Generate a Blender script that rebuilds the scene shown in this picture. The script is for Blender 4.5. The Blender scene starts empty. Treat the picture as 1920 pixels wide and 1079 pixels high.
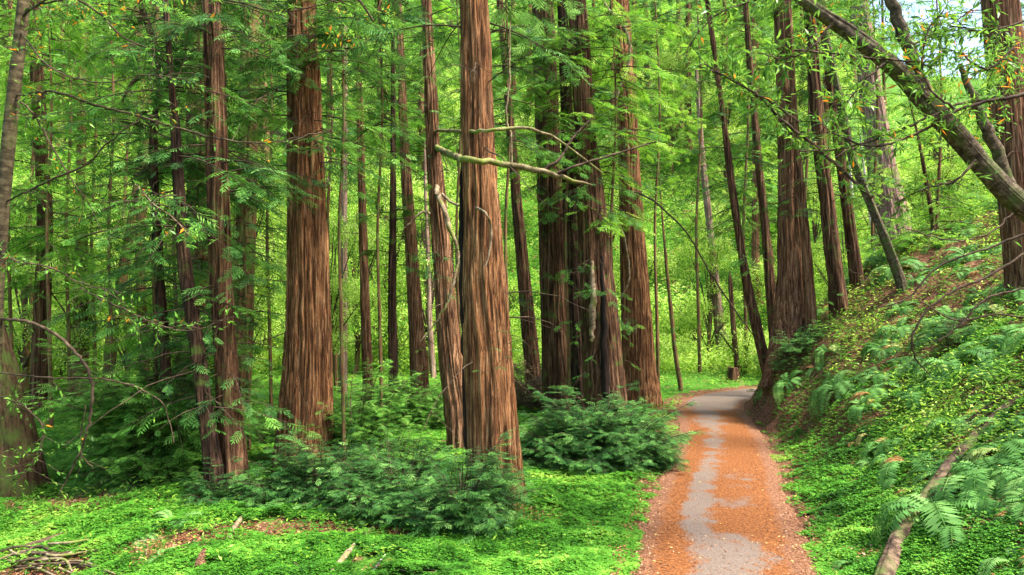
import bpy, math, random
import numpy as np
from mathutils import Vector

C = bpy.context.scene
R = math.radians
rng = np.random.default_rng(11)
random.seed(5)

# ------------------------------------------------------------------ camera, sky, sun, exposure
F = 1280.0                      # focal length in pixels of a 1920 px wide frame
CAMH = 3.0
PITCH = math.atan(50.5 / F)
cam_d = bpy.data.cameras.new('camera')
cam_d.sensor_width = 36.0
cam_d.lens = 36.0 * F / 1920.0
cam_d.clip_start = 0.1
cam_d.clip_end = 2000.0
cam = bpy.data.objects.new('camera', cam_d)
C.collection.objects.link(cam)
cam.location = (0, 0, CAMH)
cam.rotation_euler = (math.pi / 2 + PITCH, 0, 0)
C.camera = cam

SUN_EL, SUN_AZ = 57.0, 112.0
w = bpy.data.worlds.new('World'); C.world = w; w.use_nodes = True
nt = w.node_tree; nt.nodes.clear()
sky = nt.nodes.new('ShaderNodeTexSky'); sky.sky_type = 'NISHITA'; sky.sun_disc = False
sky.sun_elevation = R(SUN_EL); sky.sun_rotation = R(SUN_AZ); sky.air_density = 1.0; sky.dust_density = 3.0; sky.ozone_density = 1.0
bg = nt.nodes.new('ShaderNodeBackground'); bg.inputs[1].default_value = 0.15
wo = nt.nodes.new('ShaderNodeOutputWorld')
nt.links.new(sky.outputs[0], bg.inputs[0]); nt.links.new(bg.outputs[0], wo.inputs[0])
sl = bpy.data.lights.new('sun', 'SUN'); sl.energy = 3.6; sl.angle = R(12); sl.color = (1.0, 0.95, 0.84)
so = bpy.data.objects.new('sun', sl); C.collection.objects.link(so)
sd = Vector((math.sin(R(SUN_AZ)) * math.cos(R(SUN_EL)), math.cos(R(SUN_AZ)) * math.cos(R(SUN_EL)), math.sin(R(SUN_EL))))
so.rotation_euler = sd.to_track_quat('Z', 'Y').to_euler()
so.location = (0, -5, 40)
C.view_settings.view_transform = 'Standard'; C.view_settings.look = 'None'
C.view_settings.exposure = 1.95; C.view_settings.gamma = 1.0
C.cycles.max_bounces = 6; C.cycles.diffuse_bounces = 4; C.cycles.glossy_bounces = 2
C.cycles.transmission_bounces = 4; C.cycles.transparent_max_bounces = 4
C.cycles.use_denoising = True
C.cycles.caustics_reflective = False; C.cycles.caustics_refractive = False

# ------------------------------------------------------------------ noise, rays, terrain
def _h(i, j, k, s):
    v = (i.astype(np.int64) * 73856093) ^ (j.astype(np.int64) * 19349663) ^ (k.astype(np.int64) * 83492791) ^ (s * 2654435)
    v = (v ^ (v >> 13)) * 1274126177
    v = v ^ (v >> 16)
    return (v & 0xffff) / 65535.0
def vn(x, y, z=0.0, s=0):
    x, y, z = np.broadcast_arrays(np.asarray(x, float), np.asarray(y, float), np.asarray(z, float))
    i, j, k = np.floor(x), np.floor(y), np.floor(z)
    fx, fy, fz = x - i, y - j, z - k
    fx, fy, fz = fx * fx * (3 - 2 * fx), fy * fy * (3 - 2 * fy), fz * fz * (3 - 2 * fz)
    def L(a, b, t): return a + (b - a) * t
    return L(L(L(_h(i, j, k, s), _h(i + 1, j, k, s), fx), L(_h(i, j + 1, k, s), _h(i + 1, j + 1, k, s), fx), fy),
             L(L(_h(i, j, k + 1, s), _h(i + 1, j, k + 1, s), fx), L(_h(i, j + 1, k + 1, s), _h(i + 1, j + 1, k + 1, s), fx), fy), fz)
def fbm(x, y, z=0.0, o=3, s=0):
    t = 0; a = 0.5; f = 1.0
    for q in range(o):
        t = t + a * vn(np.asarray(x) * f, np.asarray(y) * f, np.asarray(z) * f, s + q); a *= 0.5; f *= 2.03
    return t / (1 - 0.5 ** o)
def sst(a, b, x):
    t = np.clip((np.asarray(x, float) - a) / (b - a), 0, 1); return t * t * (3 - 2 * t)

PATH = np.array([(1.0, -12), (1.3, 0), (1.85, 4), (2.45, 7.85), (3.45, 11.5), (4.38, 14.3), (5.42, 18), (6.15, 21.3), (7.3, 24.3),
                 (9.4, 26.5), (12.6, 28.4), (17.5, 31), (25, 36), (36, 44)], float)
def catmull(P, n=8):
    P = np.asarray(P, float)
    Q = np.vstack([2 * P[0] - P[1], P, 2 * P[-1] - P[-2]])
    out = []
    for i in range(1, len(Q) - 2):
        for t in np.arange(n) / n:
            a, b, c, d = Q[i - 1], Q[i], Q[i + 1], Q[i + 2]
            out.append(0.5 * (2 * b + (c - a) * t + (2 * a - 5 * b + 4 * c - d) * t * t + (3 * b - a - 3 * c + d) * t ** 3))
    out.append(P[-1]); return np.array(out)
PC = catmull(PATH, 4)
def sdist(x, y):
    x = np.asarray(x, float); y = np.asarray(y, float)
    best = np.full(x.shape, 1e9); sg = np.ones(x.shape)
    for a, b in zip(PC[:-1], PC[1:]):
        d = b - a; L = d @ d
        t = np.clip(((x - a[0]) * d[0] + (y - a[1]) * d[1]) / L, 0, 1)
        ex, ey = x - a[0] - t * d[0], y - a[1] - t * d[1]
        r = np.hypot(ex, ey)
        m = r < best
        best = np.where(m, r, best)
        sg = np.where(m, np.where(d[0] * ey - d[1] * ex > 0, -1.0, 1.0), sg)
    return best * sg
def H(x, y, s=None):
    x = np.asarray(x, float); y = np.asarray(y, float)
    if s is None: s = sdist(x, y)
    off = sst(1.1, 2.6, np.abs(s))
    t = np.maximum(s - 1.25, 0)
    bank = (0.70 + 0.18 * sst(18, 24, y)) * t - 0.30 * (1 - np.exp(-t / 0.7)) + (0.35 * sst(0.1, 1.3, t) * sst(11, 16, y) + 1.15 * sst(0.0, 0.42, t * (1 + 0.9 * (fbm(x * 1.1, y * 1.1, o=2, s=78) - 0.5))) * sst(15, 19.5, y)) * (1 - 0.6 * sst(30, 40, y)) + 0.35 * sst(0.7, 1.5, t + 0.9 * (fbm(x * 0.8, y * 0.8, o=2, s=77) - 0.5)) * sst(10, 16, y)
    t5 = np.maximum(t - 5.0, 0); bank = bank - 0.26 * t5 + 0.16 * np.maximum(t - 13, 0)
    bank = bank + off * sst(1.0, 4.0, t) * (0.75 * (fbm(x * 0.35, y * 0.35, o=3, s=3) - 0.5) + 0.42 * (fbm(x * 1.6, y * 1.6, o=3, s=7) - 0.5))
    left = off * (0.30 * (fbm(x * 0.30, y * 0.30, o=3, s=5) - 0.5) + 0.10 * (fbm(x * 1.3, y * 1.3, o=2, s=9) - 0.5))
    left = left - 0.75 * np.exp(-(((x + 7.8) / 2.6) ** 2 + ((y - 7.0) / 2.2) ** 2)) - 0.35 * np.exp(-(((x + 8.2) / 1.6) ** 2 + ((y - 11.9) / 0.7) ** 2))
    rise = np.maximum(y - 41 - 0.0 * x, 0)
    back = 0.76 * rise + 1.2 * (1 - np.exp(-rise / 6))
    wl = np.maximum(-x - 24, 0); back = np.maximum(back, 0.3 * wl) * (1 - 0.35 * sst(.46, .60, x / np.maximum(y, 1)) * sst(38, 60, y))
    back = back + sst(2, 12, rise) * 2.2 * (fbm(x * 0.09, y * 0.09, o=2, s=13) - 0.5)
    z = np.where(s > 0, bank, left) * 1.0
    z = np.where(s > 0, np.maximum(z, np.where(x > 14, back * sst(14, 30, x), z)), z + back)
    return np.minimum(z, 74 + 0.05 * (z - 74))

cp, sp = math.cos(PITCH), math.sin(PITCH)
def ray(px, py):
    X, Y = (px - 960) / F, (539.5 - py) / F
    return np.array([X, cp - Y * sp, sp + Y * cp])
def at(px, py, d):
    r = ray(px, py); return np.array([0, 0, CAMH]) + r * (d / r[1])
_TT = np.concatenate([np.arange(2.5, 40, 0.03), np.arange(40, 140, 0.2)])
def hit(px, py):
    r = ray(px, py); r = r / r[1]
    P = np.array([0, 0, CAMH]) + _TT[:, None] * r
    k = np.nonzero(P[:, 2] < H(P[:, 0], P[:, 1]))[0]
    q = P[k[0]] if len(k) else P[-1]
    return np.array([q[0], q[1], float(H(q[0], q[1]))])

# ------------------------------------------------------------------ mesh helpers
def unit(v): return v / np.maximum(np.linalg.norm(v, axis=-1, keepdims=True), 1e-9)
def mesh_data(name, chunks, mats, smooth=False, attr2=None):
    """chunks: list of (verts Nx3, faces MxK, material index, per vertex var)"""
    V = []; LI = []; LS = []; MI = []; A = []; vo = 0; lo = 0
    for v, f, mi, a in chunks:
        v = np.asarray(v, np.float32); f = np.asarray(f, np.int32)
        if len(v) == 0: continue
        V.append(v); LI.append((f + vo).ravel()); k = f.shape[1]
        LS.append(lo + np.arange(len(f)) * k); MI.append(np.full(len(f), mi)); A.append(np.broadcast_to(np.asarray(a, np.float32), (len(v),)))
        vo += len(v); lo += f.size
    V = np.concatenate(V); LI = np.concatenate(LI); LS = np.concatenate(LS); MI = np.concatenate(MI); A = np.concatenate(A)
    me = bpy.data.meshes.new(name)
    me.vertices.add(len(V)); me.vertices.foreach_set('co', V.ravel())
    me.loops.add(len(LI)); me.loops.foreach_set('vertex_index', LI.astype(np.int32))
    me.polygons.add(len(LS)); me.polygons.foreach_set('loop_start', LS.astype(np.int32))
    me.polygons.foreach_set('material_index', MI.astype(np.int32))
    if smooth: me.polygons.foreach_set('use_smooth', np.ones(len(LS), bool))
    at_ = me.attributes.new('var', 'FLOAT', 'POINT'); at_.data.foreach_set('value', np.ascontiguousarray(A, np.float32))
    if attr2 is not None:
        b_ = me.attributes.new(attr2[0], 'FLOAT', 'POINT'); b_.data.foreach_set('value', np.ascontiguousarray(attr2[1], np.float32))
    for m in mats: me.materials.append(m)
    me.update(calc_edges=True)
    return me
def link(name, me, parent=None, loc=None):
    o = bpy.data.objects.new(name, me); C.collection.objects.link(o)
    if parent is not None: o.parent = parent
    if loc is not None: o.location = [float(q) for q in loc]
    return o
def tag(o, label=None, cat=None, group=None, kind=None):
    if label: o['label'] = label
    if cat: o['category'] = cat
    if group: o['group'] = group
    if kind: o['kind'] = kind
    return o
def thing(name, label, cat, loc, group=None):
    o = link(name, None, None, loc); o.empty_display_size = 0.3
    return tag(o, label, cat, group)
def copy_tree(o, parent=None):
    c = o.copy(); C.collection.objects.link(c)
    if parent is not None: c.parent = parent
    for ch in o.children: copy_tree(ch, c)
    return c

def tubes(P, Rd, sides=4):
    """P [M,K,3], Rd [M,K] -> verts, quad faces"""
    P = np.asarray(P, float); Rd = np.asarray(Rd, float); M, K = P.shape[:2]
    T = np.gradient(P, axis=1); T = unit(T)
    ref = np.where(np.abs(T[..., 2:3]) > 0.8, np.array([0, 1.0, 0]), np.array([0, 0, 1.0]))
    a = unit(np.cross(T, ref)); b = np.cross(T, a)
    th = np.arange(sides) * 2 * math.pi / sides
    V = P[:, :, None] + Rd[:, :, None, None] * (np.cos(th)[:, None] * a[:, :, None] + np.sin(th)[:, None] * b[:, :, None])
    idx = np.arange(M * K * sides).reshape(M, K, sides)
    i0 = idx[:, :-1]; i1 = idx[:, 1:]
    f = np.stack([i0, np.roll(i0, -1, 2), np.roll(i1, -1, 2), i1], -1)
    return V.reshape(-1, 3), f.reshape(-1, 4)
def place(tv, tf, pos, xd, up, sc, var, mi=0, sy=None):
    """instances of a template: xd = direction of the template's x axis"""
    n = len(pos); xd = unit(xd); yd = unit(np.cross(up, xd)); zd = np.cross(xd, yd)
    sc = np.broadcast_to(sc, (n,)); s2 = sc if sy is None else np.broadcast_to(sy, (n,))
    V = pos[:, None] + sc[:, None, None] * tv[None, :, 0:1] * xd[:, None] + s2[:, None, None] * (tv[None, :, 1:2] * yd[:, None] + tv[None, :, 2:3] * zd[:, None])
    f = tf[None] + (np.arange(n) * len(tv))[:, None, None]
    return V.reshape(-1, 3), f.reshape(-1, tf.shape[1]), mi, np.repeat(var, len(tv))

def rhombs(base, dirs, ln, wd, nrm):
    """flat four cornered leaves"""
    side = unit(np.cross(nrm, dirs)) * wd[:, None]
    m = base + dirs * (ln * 0.45)[:, None]
    V = np.stack([base, m + side, base + dirs * ln[:, None], m - side], 1).reshape(-1, 3)
    return V, np.arange(len(base) * 4).reshape(-1, 4)
def spray_template(pairs=7, wdt=0.035, ln0=0.42, seed=0):
    r = np.random.default_rng(seed); B = []; D = []; L = []; N = []
    for k in range(pairs):
        t = 0.10 + 0.85 * k / pairs
        for s in (-1, 1):
            a = R(48 + r.uniform(-8, 8))
            tt = t + r.uniform(-0.03, 0.03)
            B.append((tt, 0, -0.16 * tt * tt)); D.append((math.cos(a), s * math.sin(a), -0.10 - 0.25 * r.random()))
            L.append(ln0 * (math.sin(math.pi * min(1, 0.25 + t * 0.72)) ** 0.7) * r.uniform(0.8, 1.1)); N.append((r.uniform(-.35, .35), r.uniform(-.35, .35), 1))
    B.append((0.0, 0, 0)); D.append((1, 0, -0.08)); L.append(1.0); N.append((0, 0, 1))
    B.append((0.75, 0, -0.1)); D.append((1, 0, -0.3)); L.append(0.38); N.append((0, .2, 1))
    B = np.array(B, float); D = unit(np.array(D, float)); L = np.array(L); N = unit(np.array(N, float))
    W = np.full(len(L), wdt); W[-2] = 0.014
    return rhombs(B, D, L, W, N)
SPR = [spray_template(6, 0.027, 0.46, k) for k in range(4)]
SPR_LO = [spray_template(5, 0.045, 0.5, k + 9) for k in range(3)]

def limb_set(p0, az, el, L, droop, spacing=0.16, spray=0.34, rg=rng, lo=False, start=0.15, rad=0.012, var0=0.0, sub=True, shoot=0.42):
    """drooping conifer limbs with side shoots and flat sprays; returns mesh chunks (0 = needles, 1 = twigs)"""
    p0 = np.asarray(p0, float); M = len(p0); K = 7
    t = np.linspace(0, 1, K)
    az = np.broadcast_to(az, (M,)); el = np.broadcast_to(el, (M,)); L = np.broadcast_to(L, (M,)); droop = np.broadcast_to(droop, (M,))
    h = np.stack([np.cos(az), np.sin(az), 0 * az], 1); perp = np.stack([-np.sin(az), np.cos(az), 0 * az], 1)
    bend = rg.normal(0, 0.12, M)
    def pos(i, tt):
        q = p0[i] + (L[i] * tt)[:, None] * (np.cos(el[i])[:, None] * h[i]) + (L[i] * bend[i] * tt * tt)[:, None] * perp[i]
        q[:, 2] += L[i] * (np.sin(el[i]) * tt - droop[i] * tt * tt)
        return q
    ii = np.repeat(np.arange(M), K); P = pos(ii, np.tile(t, M)).reshape(M, K, 3)
    Rd = (rad * (0.4 + L / 2))[:, None] * (1 - 0.85 * t)[None]
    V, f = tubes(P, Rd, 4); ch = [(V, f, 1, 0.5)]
    n = np.maximum((L * (1 - start) / spacing).astype(int), 2)
    i = np.repeat(np.arange(M), n); tt = start + (1 - start) * rg.random(len(i)) ** 0.8
    b = pos(i, tt); e = pos(i, np.minimum(tt + 0.02, 1.02)); d = unit(e - b)
    sgn = np.where(rg.random(len(i)) < 0.5, -1.0, 1.0)
    ang = sgn * R(1) * rg.uniform(35, 70, len(i))
    hd = unit(np.stack([d[:, 0], d[:, 1], 0 * d[:, 0] + 1e-6], 1)); pd = np.stack([-hd[:, 1], hd[:, 0], 0 * sgn], 1)
    dirs = hd * np.cos(ang)[:, None] + pd * np.sin(ang)[:, None]
    dirs[:, 2] = 0.5 * d[:, 2] + rg.uniform(-0.35, 0.12, len(i)); dirs = unit(dirs)
    ls = L[i] * shoot * (1.05 - tt) * rg.uniform(0.6, 1.2, len(i)) + spray * 0.45
    pos_s = [b]; dir_s = [dirs]; sc = [np.minimum(ls, spray * 1.25)]; ids = [i]; tta = [tt]
    if sub:
        k = np.maximum(((ls - spray * 0.6) / (spray * 0.42)).astype(int), 0)
        j = np.repeat(np.arange(len(i)), k)
        u = rg.random(len(j)) * 0.95 + 0.1
        q = b[j] + dirs[j] * (ls[j] * u)[:, None]; q[:, 2] -= 0.22 * ls[j] * u * u
        a2 = np.where(rg.random(len(j)) < 0.5, -1, 1) * rg.uniform(R(15), R(60), len(j))
        dh = dirs[j]; ph = np.stack([-dh[:, 1], dh[:, 0], 0 * a2], 1)
        dd = dh * np.cos(a2)[:, None] + ph * np.sin(a2)[:, None]; dd[:, 2] += rg.uniform(-0.35, 0.05, len(j))
        pos_s.append(q); dir_s.append(unit(dd)); sc.append(spray * rg.uniform(0.6, 1.15, len(j))); ids.append(i[j]); tta.append(tt[j] + .3 * u)
        big = ls > spray
        if big.any() and not lo:
            bb = b[big]; ee = bb + dirs[big] * ls[big][:, None]; mm = (bb + ee) / 2; ee = ee.copy(); ee[:, 2] -= 0.22 * ls[big]; mm[:, 2] -= 0.05 * ls[big]
            V, f = tubes(np.stack([bb, mm, ee], 1), np.tile([0.006, 0.004, 0.002], (len(bb), 1)), 3); ch.append((V, f, 1, 0.4))
    pos_s = np.concatenate(pos_s); dir_s = np.concatenate(dir_s); sc = np.concatenate(sc); ids = np.concatenate(ids); tt_all = np.concatenate(tta)
    lv = rg.uniform(-0.22, 0.22, M)
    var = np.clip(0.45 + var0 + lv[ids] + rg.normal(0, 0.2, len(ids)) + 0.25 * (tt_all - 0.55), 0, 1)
    up = unit(np.stack([rg.normal(0, 0.3, len(ids)), rg.normal(0, 0.3, len(ids)), np.ones(len(ids))], 1))
    T = SPR_LO if lo else SPR
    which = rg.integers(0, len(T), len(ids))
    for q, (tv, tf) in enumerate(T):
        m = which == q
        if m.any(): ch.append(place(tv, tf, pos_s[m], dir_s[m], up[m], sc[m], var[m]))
    return ch
LEAF = (np.array([(0, 0, 0), (0.3, 0.17, 0.03), (0.72, 0.13, 0.0), (1, 0, -0.06), (0.72, -0.13, 0.0), (0.3, -0.17, 0.03)]), np.array([(0, 1, 2, 5), (5, 2, 3, 4)]))
LEAF = (LEAF[0], np.array([(0, 1, 5, 5)]))  # replaced below
_lv = np.array([(0, 0, 0), (0.35, 0.17, 0.04), (1, 0, -0.08), (0.35, -0.17, 0.04)]); LEAF = (_lv, np.array([(0, 1, 2, 3)]))
LANCE = (np.array([(0, 0, 0), (0.4, 0.12, 0.03), (1, 0, -0.10), (0.4, -0.12, 0.03)]), np.array([(0, 1, 2, 3)]))
def leaf_cloud(n, lobes, size, rg=rng, clump=5, var0=0.0, shell=0.55, tmpl=LEAF):
    """lobes: list of (centre, radii); leaves sit in clumps near each lobe's surface"""
    c = np.array([l[0] for l in lobes], float); r = np.array([l[1] for l in lobes], float)
    nc = max(n // clump, 1)
    w_ = (r ** 2).sum(1) ; li = rg.choice(len(lobes), nc, p=w_ / w_.sum())
    u = unit(rg.normal(0, 1, (nc, 3))); rad = shell + (1 - shell) * rg.random(nc) ** 0.6
    lump = 0.75 + 0.5 * vn(u[:, 0] * 2.2 + li * 7, u[:, 1] * 2.2, u[:, 2] * 2.2, 21)
    cc = c[li] + u * r[li] * (rad * lump)[:, None]
    j = np.repeat(np.arange(nc), clump)
    p = cc[j] + rg.normal(0, size * 0.8, (len(j), 3))
    d = unit(rg.normal(0, 1, (len(j), 3)) + 0.8 * u[j]); d[:, 2] -= 0.25
    up = unit(rg.normal(0, 0.55, (len(j), 3)) + np.array([0, 0, 0.9]) + 0.4 * u[j])
    var = np.clip(0.5 + var0 + rg.normal(0, 0.24, nc)[j] + rg.normal(0, 0.12, len(j)), 0, 1)
    return place(tmpl[0], tmpl[1], p, unit(d), up, size * rg.uniform(0.7, 1.3, len(j)), var)

# ------------------------------------------------------------------ materials
def nmat(name):
    m = bpy.data.materials.new(name); m.use_nodes = True; t = m.node_tree; t.nodes.clear()
    return m, t, t.nodes, t.links
def ramp(N, stops, fac=None, LK=None):
    r = N.new('ShaderNodeValToRGB'); e = r.color_ramp.elements
    while len(e) < len(stops): e.new(0.5)
    for q, (p, c) in enumerate(stops): e[q].position = p; e[q].color = (*c, 1)
    if fac is not None: LK.new(fac, r.inputs[0])
    return r
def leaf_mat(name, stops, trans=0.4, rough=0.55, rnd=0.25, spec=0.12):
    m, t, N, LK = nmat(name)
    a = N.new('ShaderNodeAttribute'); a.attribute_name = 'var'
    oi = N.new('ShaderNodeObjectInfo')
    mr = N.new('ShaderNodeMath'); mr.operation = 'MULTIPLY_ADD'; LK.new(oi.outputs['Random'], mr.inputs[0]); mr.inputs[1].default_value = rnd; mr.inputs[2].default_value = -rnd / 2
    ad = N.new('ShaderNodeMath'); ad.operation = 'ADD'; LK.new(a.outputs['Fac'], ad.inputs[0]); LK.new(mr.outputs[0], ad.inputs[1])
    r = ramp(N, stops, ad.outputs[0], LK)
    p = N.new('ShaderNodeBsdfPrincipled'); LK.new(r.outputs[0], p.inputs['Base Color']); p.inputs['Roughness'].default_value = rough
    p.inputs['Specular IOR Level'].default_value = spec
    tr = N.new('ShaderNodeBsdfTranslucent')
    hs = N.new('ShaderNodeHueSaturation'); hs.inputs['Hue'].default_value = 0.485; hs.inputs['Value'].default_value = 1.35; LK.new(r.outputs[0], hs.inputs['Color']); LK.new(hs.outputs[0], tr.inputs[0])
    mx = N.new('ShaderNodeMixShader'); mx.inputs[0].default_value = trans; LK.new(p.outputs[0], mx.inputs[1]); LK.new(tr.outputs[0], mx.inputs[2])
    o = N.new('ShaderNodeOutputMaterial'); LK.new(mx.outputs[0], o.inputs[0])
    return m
def bark_mat(name, dark, mid, light, zs=0.06, sc=16.0, bump=0.9, moss=None, moss_amt=0.0, rough=0.9, bd=0.03, crack=0.0):
    m, t, N, LK = nmat(name)
    tc = N.new('ShaderNodeTexCoord')
    mp = N.new('ShaderNodeMapping'); mp.inputs['Scale'].default_value = (1, 1, zs); LK.new(tc.outputs['Object'], mp.inputs[0])
    n0 = N.new('ShaderNodeTexNoise'); n0.inputs['Scale'].default_value = 1.1; n0.inputs['Detail'].default_value = 3; LK.new(tc.outputs['Object'], n0.inputs[0])
    # a slow sideways drift so the fibres are not ruler-straight
    va = N.new('ShaderNodeVectorMath'); va.operation = 'MULTIPLY_ADD'; LK.new(n0.outputs['Color'], va.inputs[0]); va.inputs[1].default_value = (0.10, 0.10, 0.0); LK.new(mp.outputs[0], va.inputs[2])
    n1 = N.new('ShaderNodeTexNoise'); n1.inputs['Scale'].default_value = sc; n1.inputs['Detail'].default_value = 8; n1.inputs['Roughness'].default_value = 0.68; LK.new(va.outputs[0], n1.inputs[0])
    n2 = N.new('ShaderNodeTexNoise'); n2.inputs['Scale'].default_value = sc * 4.5; n2.inputs['Detail'].default_value = 5; n2.inputs['Roughness'].default_value = 0.7; mp2 = N.new('ShaderNodeMapping'); mp2.inputs['Scale'].default_value = (1, 1, min(1, zs * 3.2)); LK.new(tc.outputs['Object'], mp2.inputs[0]); LK.new(mp2.outputs[0], n2.inputs[0])
    r = ramp(N, [(0.36, dark), (0.50, mid), (0.66, light)], n1.outputs[0], LK)
    r2 = ramp(N, [(0.32, (0.45, 0.42, 0.40)), (0.55, (1, 1, 1)), (0.72, (1.25, 1.22, 1.2))], n2.outputs[0], LK)
    mpc = N.new('ShaderNodeMapping'); mpc.inputs['Scale'].default_value = (1, 1, zs * 0.55); LK.new(va.outputs[0], mpc.inputs[0])
    nc = N.new('ShaderNodeTexNoise'); nc.inputs['Scale'].default_value = sc * 0.55; nc.inputs['Detail'].default_value = 5; nc.inputs['Roughness'].default_value = 0.6; LK.new(mpc.outputs[0], nc.inputs[0])
    rc = ramp(N, [(0.455, (1, 1, 1)), (0.49, (1 - crack,) * 3), (0.515, (1 - crack,) * 3), (0.55, (1, 1, 1))], nc.outputs[0], LK)
    mc = N.new('ShaderNodeMixRGB'); mc.blend_type = 'MULTIPLY'; mc.inputs[0].default_value = 1; LK.new(r.outputs[0], mc.inputs[1]); LK.new(rc.outputs[0], mc.inputs[2]); r = mc
    mu = N.new('ShaderNodeMixRGB'); mu.blend_type = 'MULTIPLY'; mu.inputs[0].default_value = 0.85; LK.new(r.outputs[0], mu.inputs[1]); LK.new(r2.outputs[0], mu.inputs[2])
    n3 = N.new('ShaderNodeTexNoise'); n3.inputs['Scale'].default_value = 1.6; n3.inputs['Detail'].default_value = 3; LK.new(tc.outputs['Object'], n3.inputs[0])
    r3 = ramp(N, [(0.3, (0.72, 0.70, 0.72)), (0.7, (1.2, 1.15, 1.1))], n3.outputs[0], LK)
    m2 = N.new('ShaderNodeMixRGB'); m2.blend_type = 'MULTIPLY'; m2.inputs[0].default_value = 0.8; LK.new(mu.outputs[0], m2.inputs[1]); LK.new(r3.outputs[0], m2.inputs[2])
    col = m2.outputs[0]
    if moss:
        n4 = N.new('ShaderNodeTexNoise'); n4.inputs['Scale'].default_value = 3.2; n4.inputs['Detail'].default_value = 6; LK.new(tc.outputs['Object'], n4.inputs[0])
        r4 = ramp(N, [(0.62 - 0.35 * moss_amt, (0, 0, 0)), (0.78 - 0.3 * moss_amt, (1, 1, 1))], n4.outputs[0], LK)
        mm = N.new('ShaderNodeMixRGB'); LK.new(r4.outputs[0], mm.inputs[0]); LK.new(col, mm.inputs[1]); mm.inputs[2].default_value = (*moss, 1); col = mm.outputs[0]
    p = N.new('ShaderNodeBsdfPrincipled'); LK.new(col, p.inputs['Base Color']); p.inputs['Roughness'].default_value = rough; p.inputs['Specular IOR Level'].default_value = 0.15
    ah = N.new('ShaderNodeMath'); ah.operation = 'MULTIPLY_ADD'; LK.new(n2.outputs[0], ah.inputs[0]); ah.inputs[1].default_value = 0.35; LK.new(n1.outputs[0], ah.inputs[2])
    ah2 = N.new('ShaderNodeMath'); ah2.operation = 'MULTIPLY_ADD'; LK.new(rc.outputs[0], ah2.inputs[0]); ah2.inputs[1].default_value = 0.5; LK.new(ah.outputs[0], ah2.inputs[2]); ah = ah2
    b = N.new('ShaderNodeBump'); b.inputs['Strength'].default_value = bump; b.inputs['Distance'].default_value = bd; LK.new(ah.outputs[0], b.inputs['Height']); LK.new(b.outputs[0], p.inputs['Normal'])
    o = N.new('ShaderNodeOutputMaterial'); LK.new(p.outputs[0], o.inputs[0])
    return m
MOSS = (0.07, 0.12, 0.02)
BARK = bark_mat('redwood_bark', (0.075, 0.029, 0.011), (0.27, 0.122, 0.050), (0.48, 0.285, 0.14), zs=0.075, sc=20, bump=1.0, bd=0.05, crack=0.6)
BARK_D = bark_mat('dark_redwood_bark', (0.020, 0.010, 0.005), (0.105, 0.052, 0.026), (0.27, 0.155, 0.088), crack=0.5, moss=MOSS, moss_amt=0.12)
BARK_K = bark_mat('blackish_redwood_bark', (0.008, 0.005, 0.004), (0.045, 0.024, 0.015), (0.14, 0.08, 0.05), crack=0.5, moss=MOSS, moss_amt=0.1)
BARK_G = bark_mat('mossy_redwood_bark', (0.04, 0.022, 0.01), (0.16, 0.085, 0.04), (0.28, 0.17, 0.08), moss=(0.10, 0.13, 0.035), moss_amt=0.42)
BARK_R = bark_mat('small_redwood_bark', (0.045, 0.02, 0.01), (0.20, 0.098, 0.048), (0.40, 0.25, 0.145), crack=0.5, sc=24)
BARK_P = bark_mat('pale_bark', (0.09, 0.055, 0.04), (0.23, 0.15, 0.11), (0.42, 0.31, 0.25), sc=14, bump=0.4)
BARK_W = bark_mat('white_bark', (0.3, 0.28, 0.24), (0.55, 0.52, 0.47), (0.75, 0.72, 0.66), sc=10, bump=0.3)
BARK_L = bark_mat('laurel_bark', (0.025, 0.019, 0.012), (0.085, 0.066, 0.04), (0.20, 0.165, 0.11), zs=1.1, sc=13, bump=0.6, moss=(0.06, 0.09, 0.02), moss_amt=0.30)
BLACK = bark_mat('black_strip', (0.006, 0.005, 0.004), (0.015, 0.010, 0.008), (0.04, 0.02, 0.012))  # near-black material for the strips on the trunks
TWIG = bark_mat('twig_bark', (0.025, 0.017, 0.011), (0.06, 0.042, 0.027), (0.13, 0.095, 0.06), zs=1, sc=6, bump=0.2)
DEAD = bark_mat('dead_wood', (0.09, 0.06, 0.035), (0.22, 0.165, 0.10), (0.42, 0.34, 0.24), zs=1, sc=8, bump=0.3, moss=(0.13, 0.16, 0.03), moss_amt=0.25)
MOSSY = bark_mat('mossy_branch', (0.06, 0.05, 0.02), (0.17, 0.14, 0.07), (0.34, 0.29, 0.17), zs=1, sc=9, bump=0.4, moss=(0.14, 0.19, 0.03), moss_amt=0.5)
LOGM = bark_mat('log_bark', (0.025, 0.017, 0.011), (0.095, 0.062, 0.04), (0.22, 0.155, 0.105), zs=1.0, sc=10, bump=0.8, moss=(0.09, 0.12, 0.03), moss_amt=0.3)

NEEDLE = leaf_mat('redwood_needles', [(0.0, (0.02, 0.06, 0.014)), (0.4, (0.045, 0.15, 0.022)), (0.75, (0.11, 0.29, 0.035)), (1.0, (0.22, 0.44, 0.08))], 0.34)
NEEDLE_B = leaf_mat('blue_green_needles', [(0.0, (0.016, 0.055, 0.016)), (0.4, (0.048, 0.155, 0.034)), (0.75, (0.125, 0.30, 0.06)), (1.0, (0.24, 0.46, 0.12))], 0.32)
NEEDLE_Y = leaf_mat('sunlit_tone_needles', [(0.0, (0.05, 0.15, 0.018)), (0.4, (0.10, 0.29, 0.022)), (0.8, (0.24, 0.47, 0.04)), (1.0, (0.42, 0.62, 0.13))], 0.45)  # brighter redwood needles, the background's sunlit look put into the colour
LEAFM = leaf_mat('broad_leaves', [(0.0, (0.02, 0.07, 0.01)), (0.32, (0.09, 0.23, 0.025)), (0.7, (0.30, 0.50, 0.05)), (1.0, (0.60, 0.74, 0.22))], 0.5)
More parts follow.
